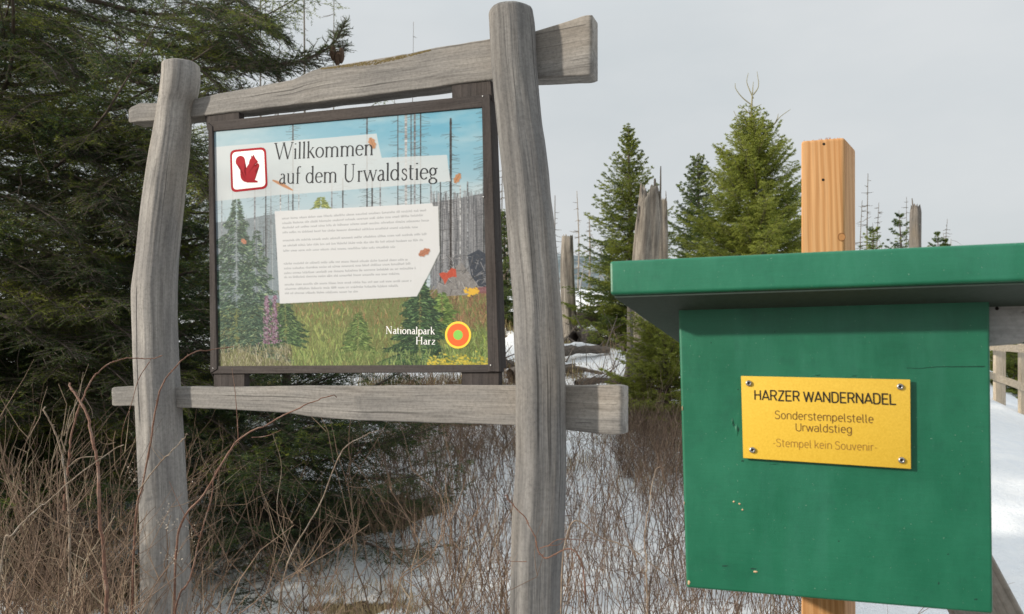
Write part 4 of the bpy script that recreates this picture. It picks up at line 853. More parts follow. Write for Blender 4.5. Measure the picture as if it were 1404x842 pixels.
b_, H_ = px_tree(-90, 250, 4.6); spruce('spruce_tree', 'bushy spruce cut by the left edge of the picture', b_, H_, 1.2, 19, gap=.14, tw_gap=.055, cv=.22, tw=.33, shape=.6, **LOWK)
b_, H_ = px_tree(235, 240, 6.3); spruce('spruce_tree', 'dark young spruce directly behind the cracked post', b_, H_, 1.35, 20, gap=.16, tw_gap=.06, cv=.14, tw=.33, shape=.6, **LOWK)
b_, H_ = px_tree(395, 330, 4.35)
spruce('spruce_tree', 'low dark bushy spruce growing under and behind the picture panel', b_, H_, 1.15, 12, per=9, gap=.11, nl=.018, nw=.003, dens=170, tw_gap=.05, bare=.1, droop=.5, cv=.12, cvr=.16, tw=.35, group=None, shape=.5)
YG = dict(group='young spruces on the heath behind the sign', tert=True)
b_, H_ = px_tree(862, 168, 11.0); spruce('spruce_tree', 'tapering young spruce between the round sign post and the broken snag', b_, H_, 1.12, 21, per=8, gap=.15, nl=.024, nw=0.0069, dens=152, tw_gap=.065, bare=.05, droop=.15, cv=0.62, cvr=.25, tw=.32, shape=.9, tn=11, **YG)
b_, H_ = px_tree(957, 212, 15.0); spruce('spruce_tree', 'narrow dark spruce between the broken snag and the broad spruce', b_, H_, 1.15, 22, per=8, gap=.15, nl=.028, nw=0.0088, dens=128, tw_gap=.075, bare=.05, droop=.15, cv=0.35, cvr=.2, tw=.32, shape=.75, tn=11, **YG)
b_, H_ = px_tree(1030, 150, 10.0); spruce('spruce_tree', 'broad sunlit spruce with a long bare leader left of the sawn post', b_, H_, 1.4, 23, per=9, gap=.14, nl=.024, nw=0.0063, dens=176, tw_gap=.055, bare=.03, droop=.1, cv=0.82, cvr=.22, tw=.34, shape=.7, up0=1.0, tn=11, **YG)
b_, H_ = px_tree(1078, 245, 12.5); spruce('spruce_tree', 'shorter spruce half hidden by the sawn post and the broad spruce', b_, H_, 1.0, 24, per=7, gap=.16, nl=.026, nw=0.0075, dens=144, tw_gap=.07, bare=.05, droop=.1, cv=0.70, cvr=.22, tw=.32, shape=.75, tn=11, **YG)
b_, H_ = px_tree(692, 290, 13.0); spruce('spruce_tree', 'small dark spruce glimpsed in the gap between panel frame and round post', b_, H_, .9, 25, per=7, gap=.17, nl=.028, nw=0.0075, dens=135, tw_gap=.07, bare=.05, droop=.15, cv=0.35, cvr=.2, tw=.32, shape=.7, tn=11, **YG)
b_, H_ = px_tree(912, 415, 6.6); spruce('spruce_tree', 'low yellow green spruce bush under the roof corner of the green box', b_, H_, .62, 26, per=8, gap=.11, nl=.019, nw=0.0044, dens=240, tw_gap=.045, bare=.05, droop=.1, cv=0.84, cvr=.22, tw=.4, shape=.55, tn=11, **YG)
b_, H_ = px_tree(838, 330, 12.5); spruce('spruce_tree', 'small spruce beside the foot of the slim young spruce', b_, H_, .55, 27, per=7, gap=.17, nl=.028, nw=0.0075, dens=135, tw_gap=.07, bare=.05, droop=.15, cv=0.48, cvr=.2, tw=.32, shape=.7, tn=11, **YG)
for px, top, Y, rad, lb, sd_, cv_ in ((1196, 305, 22, 1.0, 'tiny sparse spruce just right of the sawn post above the green roof', 31, .55), (1233, 288, 22, .95, 'tiny sparse spruce left of the far snag above the green roof', 32, .35), (1285, 318, 26, .9, 'thin sparse spruce top right of the far snag above the green roof', 33, .4), (1296, 326, 26, .7, 'lowest spruce tip above the green roof, right of the far snag', 34, .5)):
    b_, H_ = px_tree(px, top, Y); spruce('spruce_tree', lb, b_, H_, rad, sd_, per=5, gap=.3, nl=.05, nw=0.0137, dens=57, tw_gap=.14, bare=.1, droop=.05, cv=cv_, cvr=.25, tw=.3, shape=.8, tn=11, **YG)
for px, top, Y, rad, lb, sd_ in ((1390, 470, 12.5, 1.0, 'green spruce branches behind the far timber railing', 35), (1420, 430, 13.5, 1.2, 'second spruce behind the far timber railing, mostly out of view', 36)):
    b_, H_ = px_tree(px, top, Y); spruce('spruce_tree', lb, b_, H_, rad, sd_, per=8, gap=.15, nl=.03, nw=0.0088, dens=128, tw_gap=.07, bare=.05, droop=.2, cv=0.70, cvr=.25, tw=.32, shape=.6, tn=11, **YG)
# spruce branch reaching over the sign with cones
def spray(name, label, pts, Rr, seed, cv, nl=.017, dens=260, tw_l=.22):
    g = np.random.default_rng(seed); P = spline(pts, 40); root = None; L_ = np.linalg.norm(np.diff(P, axis=0), axis=1).sum(); n_ = int(L_ / .035); q = np.linspace(.05, .99, n_); s_ = np.linspace(0, 1, 40)
    pos = np.stack([np.interp(q, s_, P[:, i]) for i in range(3)], -1); tg = unit(np.stack([np.interp(q, s_, np.gradient(P[:, i])) for i in range(3)], -1)); side = unit(np.cross(tg, [0, 0, 1.0]))
    O, D, LL = [P[-6]], [unit(P[-1] - P[-6])], [.14]
    for i in range(n_):
        for sg in (-1, 1):
            d = unit(tg[i] * .8 + side[i] * sg * .8 + np.array([0, 0, g.uniform(-.5, .3)])); l = tw_l * (1 - q[i]) ** .5 * g.uniform(.5, 1.1) + .04; O.append(pos[i]); D.append(d); LL.append(l)
            for r_ in range(2): u = g.uniform(.2, .8); O.append(pos[i] + d * l * u); D.append(unit(d * .7 + unit(np.cross(d, [0, 0, 1.0])) * g.choice([-1, 1]) * .7 + np.array([0, 0, g.uniform(-.6, .2)]))); LL.append(l * .5)
    return P, np.array(O), np.array(D), np.array(LL)
def needles(O, D, LL, g, dens, nl, nw):
    n_ = np.maximum(3, (LL * dens).astype(int)); ix = np.repeat(np.arange(len(LL)), n_); N = len(ix); u_ = g.random(N); p = O[ix] + D[ix] * (LL[ix] * u_)[:, None]
    sd_ = unit(np.cross(D[ix], [0, 0, 1.0])); up = np.cross(sd_, D[ix]); ph = g.uniform(-.8, math.pi + .8, N); al = g.uniform(.6, 1.05, N); nd_ = unit(D[ix] * np.cos(al)[:, None] + (sd_ * np.cos(ph)[:, None] + up * np.sin(ph)[:, None]) * np.sin(al)[:, None])
    pw = unit(np.cross(nd_, unit(g.normal(size=(N, 3))))) * (nw * .5); return np.stack([p + pw, p - pw, p + nd_ * (nl * g.uniform(.7, 1.2, N))[:, None]], 1).reshape(-1, 3), np.arange(3 * N).reshape(-1, 3)
big = [o for o in COL.objects if o.name == 'spruce_tree'][0]; g_ = np.random.default_rng(77)
boughs = [[at(20, -5, 4.9), at(110, 18, 4.7), at(220, 55, 4.5), at(330, 95, 4.4)], [at(40, 60, 4.9), at(140, 80, 4.6), at(220, 92, 4.4)], [at(150, 100, 4.7), at(280, 95, 4.3), at(390, 88, 4.1), at(450, 66, 4.05), at(472, 36, 4.05)], [at(200, 60, 4.7), at(300, 78, 4.4), at(380, 92, 4.2), at(425, 75, 4.1)], [at(120, 0, 5), at(220, 20, 4.8), at(300, 10, 4.7), at(345, -10, 4.6)],
          [at(180, 110, 4.6), at(260, 130, 4.2), at(340, 128, 4.1), at(400, 118, 4.1)], [at(20, 330, 4.6), at(80, 350, 4.0), at(130, 372, 3.7)], [at(-30, 420, 4.4), at(20, 440, 3.9), at(60, 470, 3.7)], [at(60, 480, 4.7), at(150, 545, 4.1), at(190, 590, 3.8)], [at(20, 150, 4.6), at(90, 190, 4.1), at(150, 240, 3.9)]]
for k in range(95):   # drooping boughs on the side facing the sign
    x0, y0 = g_.uniform(-60, 330), g_.uniform(-30, 600)
    if x0 > 240 and y0 > 120: x0 -= 200
    sg = 1 if g_.random() < .75 else -1; L_ = g_.uniform(55, 130); Y0 = g_.uniform(4.0, 4.7); dp = g_.uniform(.15, .55)
    boughs.append([at(x0, y0, Y0 + .3), at(x0 + sg * L_ * .5, y0 + L_ * dp * .35, Y0), at(x0 + sg * L_ * .9, y0 + L_ * dp, Y0 - .25), at(x0 + sg * L_ * 1.05, y0 + L_ * dp * 1.5, Y0 - .35)])
AO, AD, AL, BP_ = [], [], [], []; ACV = []
for i, b_ in enumerate(boughs):
    P, O, D, LL = spray('', '', b_, .3, 90 + i, .3, tw_l=.2 if i < 10 else .26); ACV.append(np.full(len(LL), .30 if i < 10 else np.clip(g_.normal(.38, .22), .05, .85))); AO.append(O); AD.append(D); AL.append(LL); BP_.append(P)
AO, AD, AL = map(np.concatenate, (AO, AD, AL)); V, F = needles(AO, AD, AL, g_, 230, .019, .003)
cvv = np.repeat(np.clip(np.concatenate(ACV) + .12 * g_.normal(size=len(AL)), 0, 1), np.maximum(3, (AL * 230).astype(int)) * 3)
mk('crown', V, F, M_NEED, big, attrs={'cv': cvv}, smooth=False)
v1, f1 = tubes(np.array(BP_), np.array([np.linspace(.017 if i < 10 else .007, .002, 40) for i in range(len(BP_))]), 6); v2, f2 = tubes(np.stack([AO, AO + AD * AL[:, None] * .5, AO + AD * AL[:, None]], 1), np.tile([.0028, .002, .0008], (len(AO), 1)), 3)
mk('bough', *join([(v1, f1), (v2, f2)]), M_TWIG, big)
# bare dead twigs hanging in the old spruce
P_ = []; R_ = []
for k in range(170):
    a = at(g_.uniform(0, 330), g_.uniform(0, 700), g_.uniform(3.9, 4.7)); d = unit(np.array([g_.normal() * .6, g_.normal() * .3, -1 + g_.normal() * .6])); l = g_.uniform(.12, .45); kk = np.linspace(0, 1, 7)[:, None]
    P_.append(a + d * l * kk + np.array([g_.normal(), g_.normal(), 0]) * .06 * kk ** 2 + g_.normal(size=(7, 3)) * .006); R_.append(np.linspace(.0032, .001, 7))
mk('dead_twigs', *tubes(np.array(P_), np.array(R_), 4), M_TWIG, big)
# cones on the bough over the beam
M_CONE = plain('spruce_cone', (.09, .055, .035), .8, sc=300, var=.4, bmp=.8, bd=.003)
for x, y in ((457, 68), (463, 76), (468, 72)):
    c0 = at(x, y - 6, 4.05); K, n = 16, 14; idx = np.arange(K * n).reshape(K, n); V_ = []
    for i in range(K):
        t_ = i / (K - 1); r_ = .016 * math.sin(math.pi * (t_ * .86 + .08)) ** .7
        for j in range(n): a = j * 2 * math.pi / n + (i % 2) * math.pi / n; rr = r_ * (1 + .18 * (j % 2)); V_.append(c0 + np.array([rr * math.cos(a), rr * math.sin(a), -.085 * t_]))
    mk('cone', np.array(V_), np.stack([idx[:-1], idx[1:], np.roll(idx[1:], -1, 1), np.roll(idx[:-1], -1, 1)], -1).reshape(-1, 4), M_CONE, big)
# the bare leader of the broad spruce
bl = [o for o in COL.objects if o.get('label', '').startswith('broad sunlit')][0]
LV = []; LR = []
def tw(*pts, r0=.009, r1=.003, n=14): LV.append(spline([at(x, y, 10.0) for x, y in pts], n)); LR.append(np.linspace(r0, r1, n))
tw((1030, 175), (1031, 140), (1033, 112), r0=.02); tw((1033, 135), (1028, 124), (1024, 112), (1026, 100)); tw((1033, 130), (1040, 118), (1038, 98)); tw((1032, 145), (1018, 134), (1009, 122), (1008, 114)); tw((1031, 160), (1022, 150), (1014, 144))
tw((1033, 148), (1038, 146), (1044, 143)); tw((1045, 180), (1060, 172), (1070, 160), (1084, 150)); tw((1062, 170), (1066, 162), (1067, 156)); tw((1020, 180), (1012, 165), (1006, 152))
mk('leader', *tubes(np.array(LV), np.array(LR), 5), plain('spruce_leader', (.26, .24, .14), .8, bmp=0), bl)
# ------------------------------------------------------------------ dead standing trees and snags
M_SNAG = wood('dead_trunk_wood', (.08, .07, .06), (.24, .21, .18), (.46, .42, .36), (.11, .095, .08), (.40, .30, .19), 41, fine=60)
M_SNAGD = wood('dark_dead_wood', (.06, .055, .05), (.14, .125, .11), (.24, .215, .19), (.12, .11, .10), (.2, .16, .11), 43, fine=60)
def snag(label, pts, Y, wpx, mat, seed, jag=.25, spikes=None, group='broken snags', name='snag'):
    """broken trunk: centre line traced top to base; torn, splintered top"""
    g = np.random.default_rng(seed); C_ = spline([at(x, y, Y) for x, y in pts], 60); C_[-1][2] = min(C_[-1][2], gz(C_[-1][0], Y) - .1)
    s_ = np.linspace(0, 1, 60); r_ = np.interp(s_, [0, .3, .9, 1], [wpx[0], wpx[1], wpx[2], wpx[2] * 1.25]) / 2 / FPX * Y
    n = 40; an = np.arange(n) * 2 * math.pi / n; V = []; G = []
    jz = jag * (fbm(np.cos(an) * 1.8 + 5, np.sin(an) * 1.8 + 5, 3, seed) - .3) + jag * .35 * g.random(n) ** 2
    topz = C_[0][2]
    for i in range(60):
        for j in range(n):
            rr = r_[i] * (1 + .10 * math.sin(2 * an[j] + seed) + .07 * math.sin(5 * an[j] + C_[i][2] * 2) + .06 * (vnoise(j * .9, C_[i][2] * 3, seed) - .5)); z_ = min(C_[i][2], topz - jag * .5 + jz[j])
            V.append((C_[i][0] + rr * math.cos(an[j]), C_[i][1] + rr * math.sin(an[j]), z_)); G.append((rr * math.cos(an[j]), rr * math.sin(an[j]), C_[i][2]))
    V = np.array(V); idx = np.arange(60 * n).reshape(60, n); q = np.stack([idx[:-1], idx[1:], np.roll(idx[1:], -1, 1), np.roll(idx[:-1], -1, 1)], -1).reshape(-1, 4)
    ic = len(V); V = np.vstack([V, [[C_[0][0], C_[0][1], topz - jag * .7]]]); G.append((0, 0, topz)); cap_ = np.stack([np.full(n, ic), idx[0], np.roll(idx[0], -1)], -1)
    o = mk(name, V, [q, cap_], mat, origin=(C_[-1][0], C_[-1][1], gz(C_[-1][0], Y)), attrs={'gc': np.array(G)})
    tag(o, label, 'dead tree', group)
    if spikes:
        P_, R_ = [], []
        for (x0, y0, x1, y1, w_) in spikes: P_.append(spline([at(x0, y0, Y - .05), at((x0 + x1) / 2 + 1, (y0 + y1) / 2, Y - .05), at(x1, y1, Y - .05)], 8)); R_.append(np.linspace(w_, w_ * .35, 8))
        v_, f_ = tubes(np.array(P_), np.array(R_), 5); mk('splinters', v_, f_, M_SNAGD, o, attrs={'gc': v_})
    return o
snag('thick pale broken snag with a jagged splintered top above the green roof corner', [(892, 250), (890, 300), (886, 350), (881, 430), (874, 545)], 7.6, (26, 34, 34), M_SNAG, 51, .42, [(903, 300, 906, 228, .016), (896, 290, 898, 245, .03), (886, 300, 885, 262, .025), (877, 345, 876, 282, .022), (873, 350, 874, 285, .012)])
snag('grey leaning trunk close behind the thick jagged snag', [(908, 272), (908, 350), (905, 470)], 9.0, (12, 14, 16), M_SNAG, 52, .15, [(912, 300, 913, 262, .012)])
snag('pale cut-off snag with rusty bark beside the round post', [(778, 322), (778, 360), (779, 400), (781, 470)], 11.2, (14, 17, 20), M_SNAG, 53, .12)
snag('dark thin trunk under the roof corner of the green box', [(863, 400), (864, 470), (866, 545)], 7.4, (6, 8, 10), M_SNAGD, 54, .1)
snag('stubby far snag with a spike on top, above the green roof', [(1255, 280), (1255, 310), (1255, 420)], 18, (12, 15, 16), M_SNAGD, 55, .3, [(1251, 300, 1250.5, 272, .03)])
def pole(label, px, top, Y, w, seed, px2=None, branchy=1.0, mat=None):
    g = np.random.default_rng(seed); px2 = px if px2 is None else px2; T_ = at(px2, top, Y); x0 = at(px, 450, Y)[0]; zb = gz(x0, Y) if Y < 60 else -6; zt = T_[2]
    C_ = spline([(x0, Y, zb - .2), ((x0 + T_[0]) / 2 + g.normal() * .05, Y, (zb + zt) / 2), (T_[0], Y, zt)], 20); r_ = w / 2 / FPX * Y * np.linspace(1.35, .45, 20)
    o = thing('dead_tree', label, 'dead tree', (x0, Y, zb), 'bare dead trees standing behind')
    tk = tubes(C_[None], r_[None], 6)
    n_ = int(38 * branchy); P_ = []; R_ = []
    for k in range(n_):
        t_ = g.uniform(.25, .99); c0 = C_[int(t_ * 19)]; az = g.uniform(0, 6.3); l = g.uniform(.25, .9) * (1.15 - t_) * (zt - zb) * .16 + .08; dr = np.array([math.cos(az), math.sin(az) * .7, -g.uniform(.1, .6)])
        P_.append(c0 + dr * l * np.linspace(0, 1, 5)[:, None] + np.array([0, 0, .25 * l]) * (np.linspace(0, 1, 5)[:, None]) ** 2); R_.append(np.linspace(.0009, .0004, 5) * Y * .55)
    v_, f_ = join([tk, tubes(np.array(P_), np.array(R_), 3)]); mk('trunk', v_, f_, mat or M_SNAGD, o, attrs={'gc': v_ - np.array([x0, Y, 0])})
    return o
for a in (('bare pole tree leftmost of the tall ones above the upper beam', 359, -60, 24, 2.8, 61, 357), ('short forked dead tree between two tall bare poles above the beam', 382, 12, 22, 1.8, 62, 384), ('darkest tall bare pole tree above the upper beam', 415, -90, 20, 3.4, 63, 416), ('thin faint bare tree behind the cone bearing spruce bough', 458, -50, 30, 2.0, 64, 458),
          ('needle thin bare tree rising over the middle of the upper beam', 567, 30, 30, 1.3, 65, 567), ('thin bare tree seen through the slot above the picture panel', 541, 128, 28, 1.6, 66), ('thin bare dead tree close right of the round post', 762, 268, 45, 2.4, 67, 761), ('tall thin bare tree over the pale cut-off snag', 792, 262, 42, 2.2, 68, 791), ('short pale bare trunk left of the slim young spruce', 808, 300, 34, 3.0, 69),
          ('bare tree glimpsed in the gap left of the round post', 687, 215, 30, 2.4, 70, 689), ('tallest thin bare tree right of the sawn post', 1189, 238, 28, 1.8, 71, 1190), ('lower thin bare tree right of the sawn post', 1182, 275, 26, 1.5, 72), ('thin grey dead tree beside the tiny sparse spruces', 1205, 278, 28, 1.5, 73), ('thin dead top between the two sparse spruces above the green roof', 1243, 270, 28, 1.2, 74), ('frail dead top right of the far snag', 1299, 300, 30, 1.2, 75),
          ('pale bare trunk between frame and round post, lower', 697, 285, 22, 4.0, 76)):
    px2 = a[6] if len(a) > 6 else None; pole(*a[:6], px2, branchy=.9 if 'short' not in a[0] else 1.4, mat=M_SNAG if 'pale' in a[0] else None)
# far dead wood seen as one mass
g = np.random.default_rng(91); P_, R_ = [], []
for k in range(1500):
    Y = g.uniform(45, 190); x = g.uniform(-.75, .8) * Y; zb = np.interp(Y, ZY, ZZ); h = g.uniform(4, 11) * (1 if Y > 70 else .5)
    px_ = x / Y * FPX + 702
    if Y < 70 and not (640 < px_ < 850): continue
    P_.append(np.array([[x, Y, zb - 1], [x + g.normal() * .2, Y, zb + h * .5], [x + g.normal() * .5, Y, zb + h]])); w_ = g.uniform(.5, 1.1) * Y / 600; R_.append([w_, w_ * .8, w_ * .25])
    for j in range(7):
        zz_ = zb + h * g.uniform(.2, .95); d = g.uniform(-1, 1) * h * .13; P_.append(np.array([[x, Y, zz_], [x + d * .5, Y, zz_ - abs(d) * .1], [x + d, Y, zz_ - abs(d) * .45]])); R_.append([w_ * .25, w_ * .2, w_ * .1])
v_, f_ = tubes(np.array(P_), np.array(R_), 4)
M_FAR = plain('far_dead_wood', (.27, .265, .26), .95, sc=.5, var=.5, bmp=0)
tag(mk('far_forest', v_, f_, M_FAR), 'mass of thin grey dead trunks below the far ridge', 'forest', kind='stuff')
# ------------------------------------------------------------------ undergrowth
m, nt, bs = newmat('dry_stems'); a = attr(nt, 'cv', 'Fac'); v = objco(nt)
c = ramp(nt, a, [(0, (.08, .05, .035)), (.3, (.17, .11, .075)), (.6, (.30, .205, .14)), (.85, (.43, .34, .235)), (1, (.55, .46, .34))]); c = mixc(nt, 1.0, c, ramp(nt, noise(nt, v, 90, 3), [(.3, (.65, .65, .65)), (.7, (1.15, 1.15, 1.15))]), 'MULTIPLY')
nt.links.new(c, bs.inputs['Base Color']); bs.inputs['Roughness'].default_value = .75; M_STEM = m
def stems(name, label, N, region, hr, rr, seed, lean=.25, tw=3, cv=(.35, .2), kink=.02, sides=3, filt=None, cat='undergrowth'):
    g = np.random.default_rng(seed); X, Y = region(g, N)
    if filt is not None:
        k = filt(X, Y, g); X, Y = X[k], Y[k]
    N = len(X); Z = zground(X, Y); h = g.uniform(*hr, N) * (.7 + .6 * vnoise(X * 1.5, Y * 1.5, seed)); K = 9; s_ = np.linspace(0, 1, K)
    az = g.uniform(0, 6.28, N); le = np.abs(g.normal(size=N)) * lean; d = np.stack([np.cos(az) * le, np.sin(az) * le, np.ones(N)], -1)
    P = np.stack([X, Y, Z - .03], -1)[:, None] + d[:, None] * (h[:, None] * s_)[..., None]
    cu = np.stack([np.cos(az + 1), np.sin(az + 1), -np.ones(N) * .35], -1); P = P + cu[:, None] * (h * g.uniform(0, .35, N))[:, None, None] * (s_ ** 2)[None, :, None] + np.cumsum(g.normal(size=(N, K, 3)), 1) * kink * h[:, None, None] * (s_ > 0)[None, :, None]
    r0 = g.uniform(*rr, N); Rr_ = r0[:, None] * (1 - .72 * s_)[None]; c_ = np.clip(g.normal(cv[0], cv[1], N), 0, 1)
    parts = [tubes(P, Rr_, sides)]; cs_ = [np.repeat(c_, K * sides)]
    if tw:
        ix = np.repeat(np.arange(N), tw); t0 = g.uniform(.25, .92, len(ix)); i0 = (t0 * (K - 1)).astype(int); o = P[ix, i0]; tg = unit(P[ix, np.minimum(i0 + 1, K - 1)] - o)
        dd = unit(tg * .8 + g.normal(size=(len(ix), 3)) * .55); l = h[ix] * g.uniform(.12, .42, len(ix)) * (1.1 - t0 * .5); s2 = np.linspace(0, 1, 5)
        Q_ = o[:, None] + dd[:, None] * (l[:, None] * s2)[..., None] + np.array([0, 0, 1.0]) * (l[:, None] * .25 * s2 ** 2)[..., None] + np.cumsum(g.normal(size=(len(ix), 5, 3)), 1) * .03 * l[:, None, None]
        parts.append(tubes(Q_, (r0[ix] * .55)[:, None] * (1 - .7 * s2)[None], sides)); cs_.append(np.repeat(np.clip(c_[ix] + .08, 0, 1), 5 * sides))
    v_, f_ = join(parts); return tag(mk(name, v_, f_, M_STEM, attrs={'cv': np.concatenate(cs_)}), label, cat, kind='stuff')
def fan(pa, pb, y0, y1, pw=1.0):
    def f(g, N):
        Y = y0 + (y1 - y0) * g.random(N) ** pw; px = g.uniform(pa, pb, N); return (px - 702) / FPX * Y, Y
    return f
def clear(X, Y, g):     # keep clear of the sign posts and the stamp box, thin out over the open snow
    px = X / Y * FPX + 702; k = np.ones(len(X), bool)
    k &= ~((np.abs(X - (-1.30)) < .09) & (np.abs(Y - 2.95) < .09)) & ~((np.abs(X - .1) < .13) & (np.abs(Y - 2.5) < .13)); k &= ~((Y < 1.75) & (px > 820))
    k &= (g.random(len(X)) < .3) | ~((px > 270) & (px < 610) & (Y < 4.2))
    d = fbm(X * 1.8, Y * 1.8, 3, 61); k &= g.random(len(X)) < sstep(.25, .6, d + .12)
    return k
stems('undergrowth', 'dense reddish brown leafless canes around the foot of the sign', 680, fan(-60, 560, 2.1, 4.4, 1.1), (.35, .9), (.0016, .0036), 101, .5, 5, (.42, .24), .034, filt=clear)
stems('undergrowth', 'fine upright brown shoots over the snow right of the round post', 1450, fan(520, 1120, 2.4, 5.6, .9), (.30, .74), (.0014, .0030), 102, .22, 4, (.34, .2), .026, filt=clear)
stems('undergrowth', 'brown brush along the lower left of the slope', 200, fan(-60, 250, 1.7, 2.8), (.35, .75), (.0015, .003), 103, .4, 5, (.5, .22), .03, filt=clear)
stems('undergrowth', 'brown heather and brush on the slope behind', 5200, fan(470, 960, 5.2, 10, 1.2), (.15, .55), (.002, .0035), 104, .5, 3, (.42, .22), .03, filt=lambda X, Y, g: (g.random(len(X)) < 1.0 - .93 * snowmask(X, Y)))
stems('undergrowth', 'thicker arching reddish canes standing among the fine ones', 230, fan(-60, 640, 2.2, 3.9), (.4, 1.0), (.0026, .0046), 105, .5, 6, (.5, .2), .03, filt=clear, sides=5)
stems('undergrowth', 'brown grassy brush just under the lower beam in front of the spruces', 1500, fan(525, 730, 5.6, 7.4), (.12, .34), (.0014, .0026), 106, .7, 4, (.5, .22), .03)
stems('undergrowth', 'tangled brown brush at the foot of the low yellow green spruce', 1100, fan(845, 1000, 5.2, 6.6), (.15, .42), (.0014, .0028), 107, .7, 4, (.42, .22), .04)
def tufts(name, label, N, region, hr, wd_, seed, cvm, filt=None, blades=26, spread=.09):
    g = np.random.default_rng(seed); X, Y = region(g, N)
    if filt is not None: k = filt(X, Y, g); X, Y = X[k], Y[k]
    ix = np.repeat(np.arange(len(X)), blades); n_ = len(ix); x = X[ix] + g.normal(size=n_) * spread * .5; y = Y[ix] + g.normal(size=n_) * spread * .5; z = zground(x, y) - .01
    az = g.uniform(0, 6.28, n_); h = g.uniform(*hr, n_); le = g.uniform(.15, 1.1, n_); o = np.stack([x, y, z], -1); dd = np.stack([np.cos(az), np.sin(az), np.zeros(n_)], -1); sd_ = np.stack([-np.sin(az), np.cos(az), np.zeros(n_)], -1) * wd_
    p1 = o + dd * (h * le * .35)[:, None] + np.array([0, 0, 1.0]) * (h * .6)[:, None]; p2 = o + dd * (h * le)[:, None] + np.array([0, 0, 1.0]) * (h * (1 - le * .45))[:, None]
    V = np.stack([o - sd_, o + sd_, p1 + sd_ * .8, p1 - sd_ * .8, p2], 1).reshape(-1, 3); b = np.arange(n_) * 5; F1 = np.stack([b, b + 1, b + 2, b + 3], -1); F2 = np.stack([b + 3, b + 2, b + 4], -1)
    return tag(mk(name, V, [F1, F2], M_GRASS, attrs={'cv': np.repeat(np.clip(g.normal(cvm, .2, n_), 0, 1), 5)}, smooth=False), label, 'grass', kind='stuff')
m, nt, bs = newmat('dry_grass'); a = attr(nt, 'cv', 'Fac'); nt.links.new(ramp(nt, a, [(0, (.10, .10, .025)), (.3, (.22, .19, .06)), (.6, (.34, .25, .13)), (1, (.50, .39, .24))]), bs.inputs['Base Color']); bs.inputs['Roughness'].default_value = .7; M_GRASS = m
bare_ = lambda lo: (lambda X, Y, g: g.random(len(X)) < lo + (1 - lo) * (1 - snowmask(X, Y)))
tufts('grass', 'straw coloured dry grass in the thawed patches', 2000, fan(-60, 1000, 5.0, 9.5, 1.1), (.06, .2), .0022, 111, .7, bare_(.06))
tufts('grass', 'short matted straw grass in the bare patches close to the sign', 5200, fan(-60, 1000, 3.0, 5.2, 1.0), (.025, .085), .0018, 113, .75, bare_(0), 22, .12)
tufts('grass', 'olive green and straw grass further up the slope', 2200, fan(300, 1300, 8, 24, 1.5), (.08, .28), .005, 112, .35, bare_(.05), 20, .16)
# scattered leaf litter and twig bits lying on the snow
g = np.random.default_rng(120); N = 2600; Y = 2.4 + 5 * g.random(N); px = g.uniform(0, 1000, N); X = (px - 702) / FPX * Y; Z = zground(X, Y) + .006; az = g.uniform(0, 3.14, N); l = g.uniform(.01, .05, N)
dv = np.stack([np.cos(az), np.sin(az), g.normal(size=N) * .12], -1) * l[:, None]; c0 = np.stack([X, Y, Z], -1); v_, f_ = tubes(np.stack([c0 - dv, c0 + g.normal(size=(N, 3)) * .003, c0 + dv], 1), np.tile([.0012, .0016, .0008], (N, 1)), 3)
tag(mk('litter', v_, f_, M_STEM, attrs={'cv': np.repeat(np.clip(g.normal(.3, .2, N), 0, 1), 9)}), 'twig litter lying on the snow', 'litter', kind='stuff')
# pale dry flower heads near the left post
g = np.random.default_rng(130); V_, F_ = [], []; o = 0
sites = [(228, 700, 2.5), (222, 716, 2.5), (236, 722, 2.55), (232, 760, 2.45), (240, 768, 2.45), (262, 728, 2.6), (176, 645, 2.7), (184, 655, 2.7)]
for (x, y, Yd) in sites:
    c0 = at(x, y, Yd)
    for k in range(22):
        p = c0 + g.normal(size=3) * .012; a_ = unit(g.normal(size=3)); b_ = unit(np.cross(a_, g.normal(size=3))); s_ = g.uniform(.0015, .0035); V_ += [p - a_ * s_, p + b_ * s_ * .7, p + a_ * s_, p - b_ * s_ * .7]; F_.append((o, o + 1, o + 2, o + 3)); o += 4
M_SEED = plain('dry_seed_heads', (.50, .44, .36), .9, sc=200, bmp=0)
tag(mk('dry_flowers', np.array(V_), np.array(F_), M_SEED, smooth=False), 'pale dried seed heads among the canes by the left post', 'dry flowers', kind='stuff')
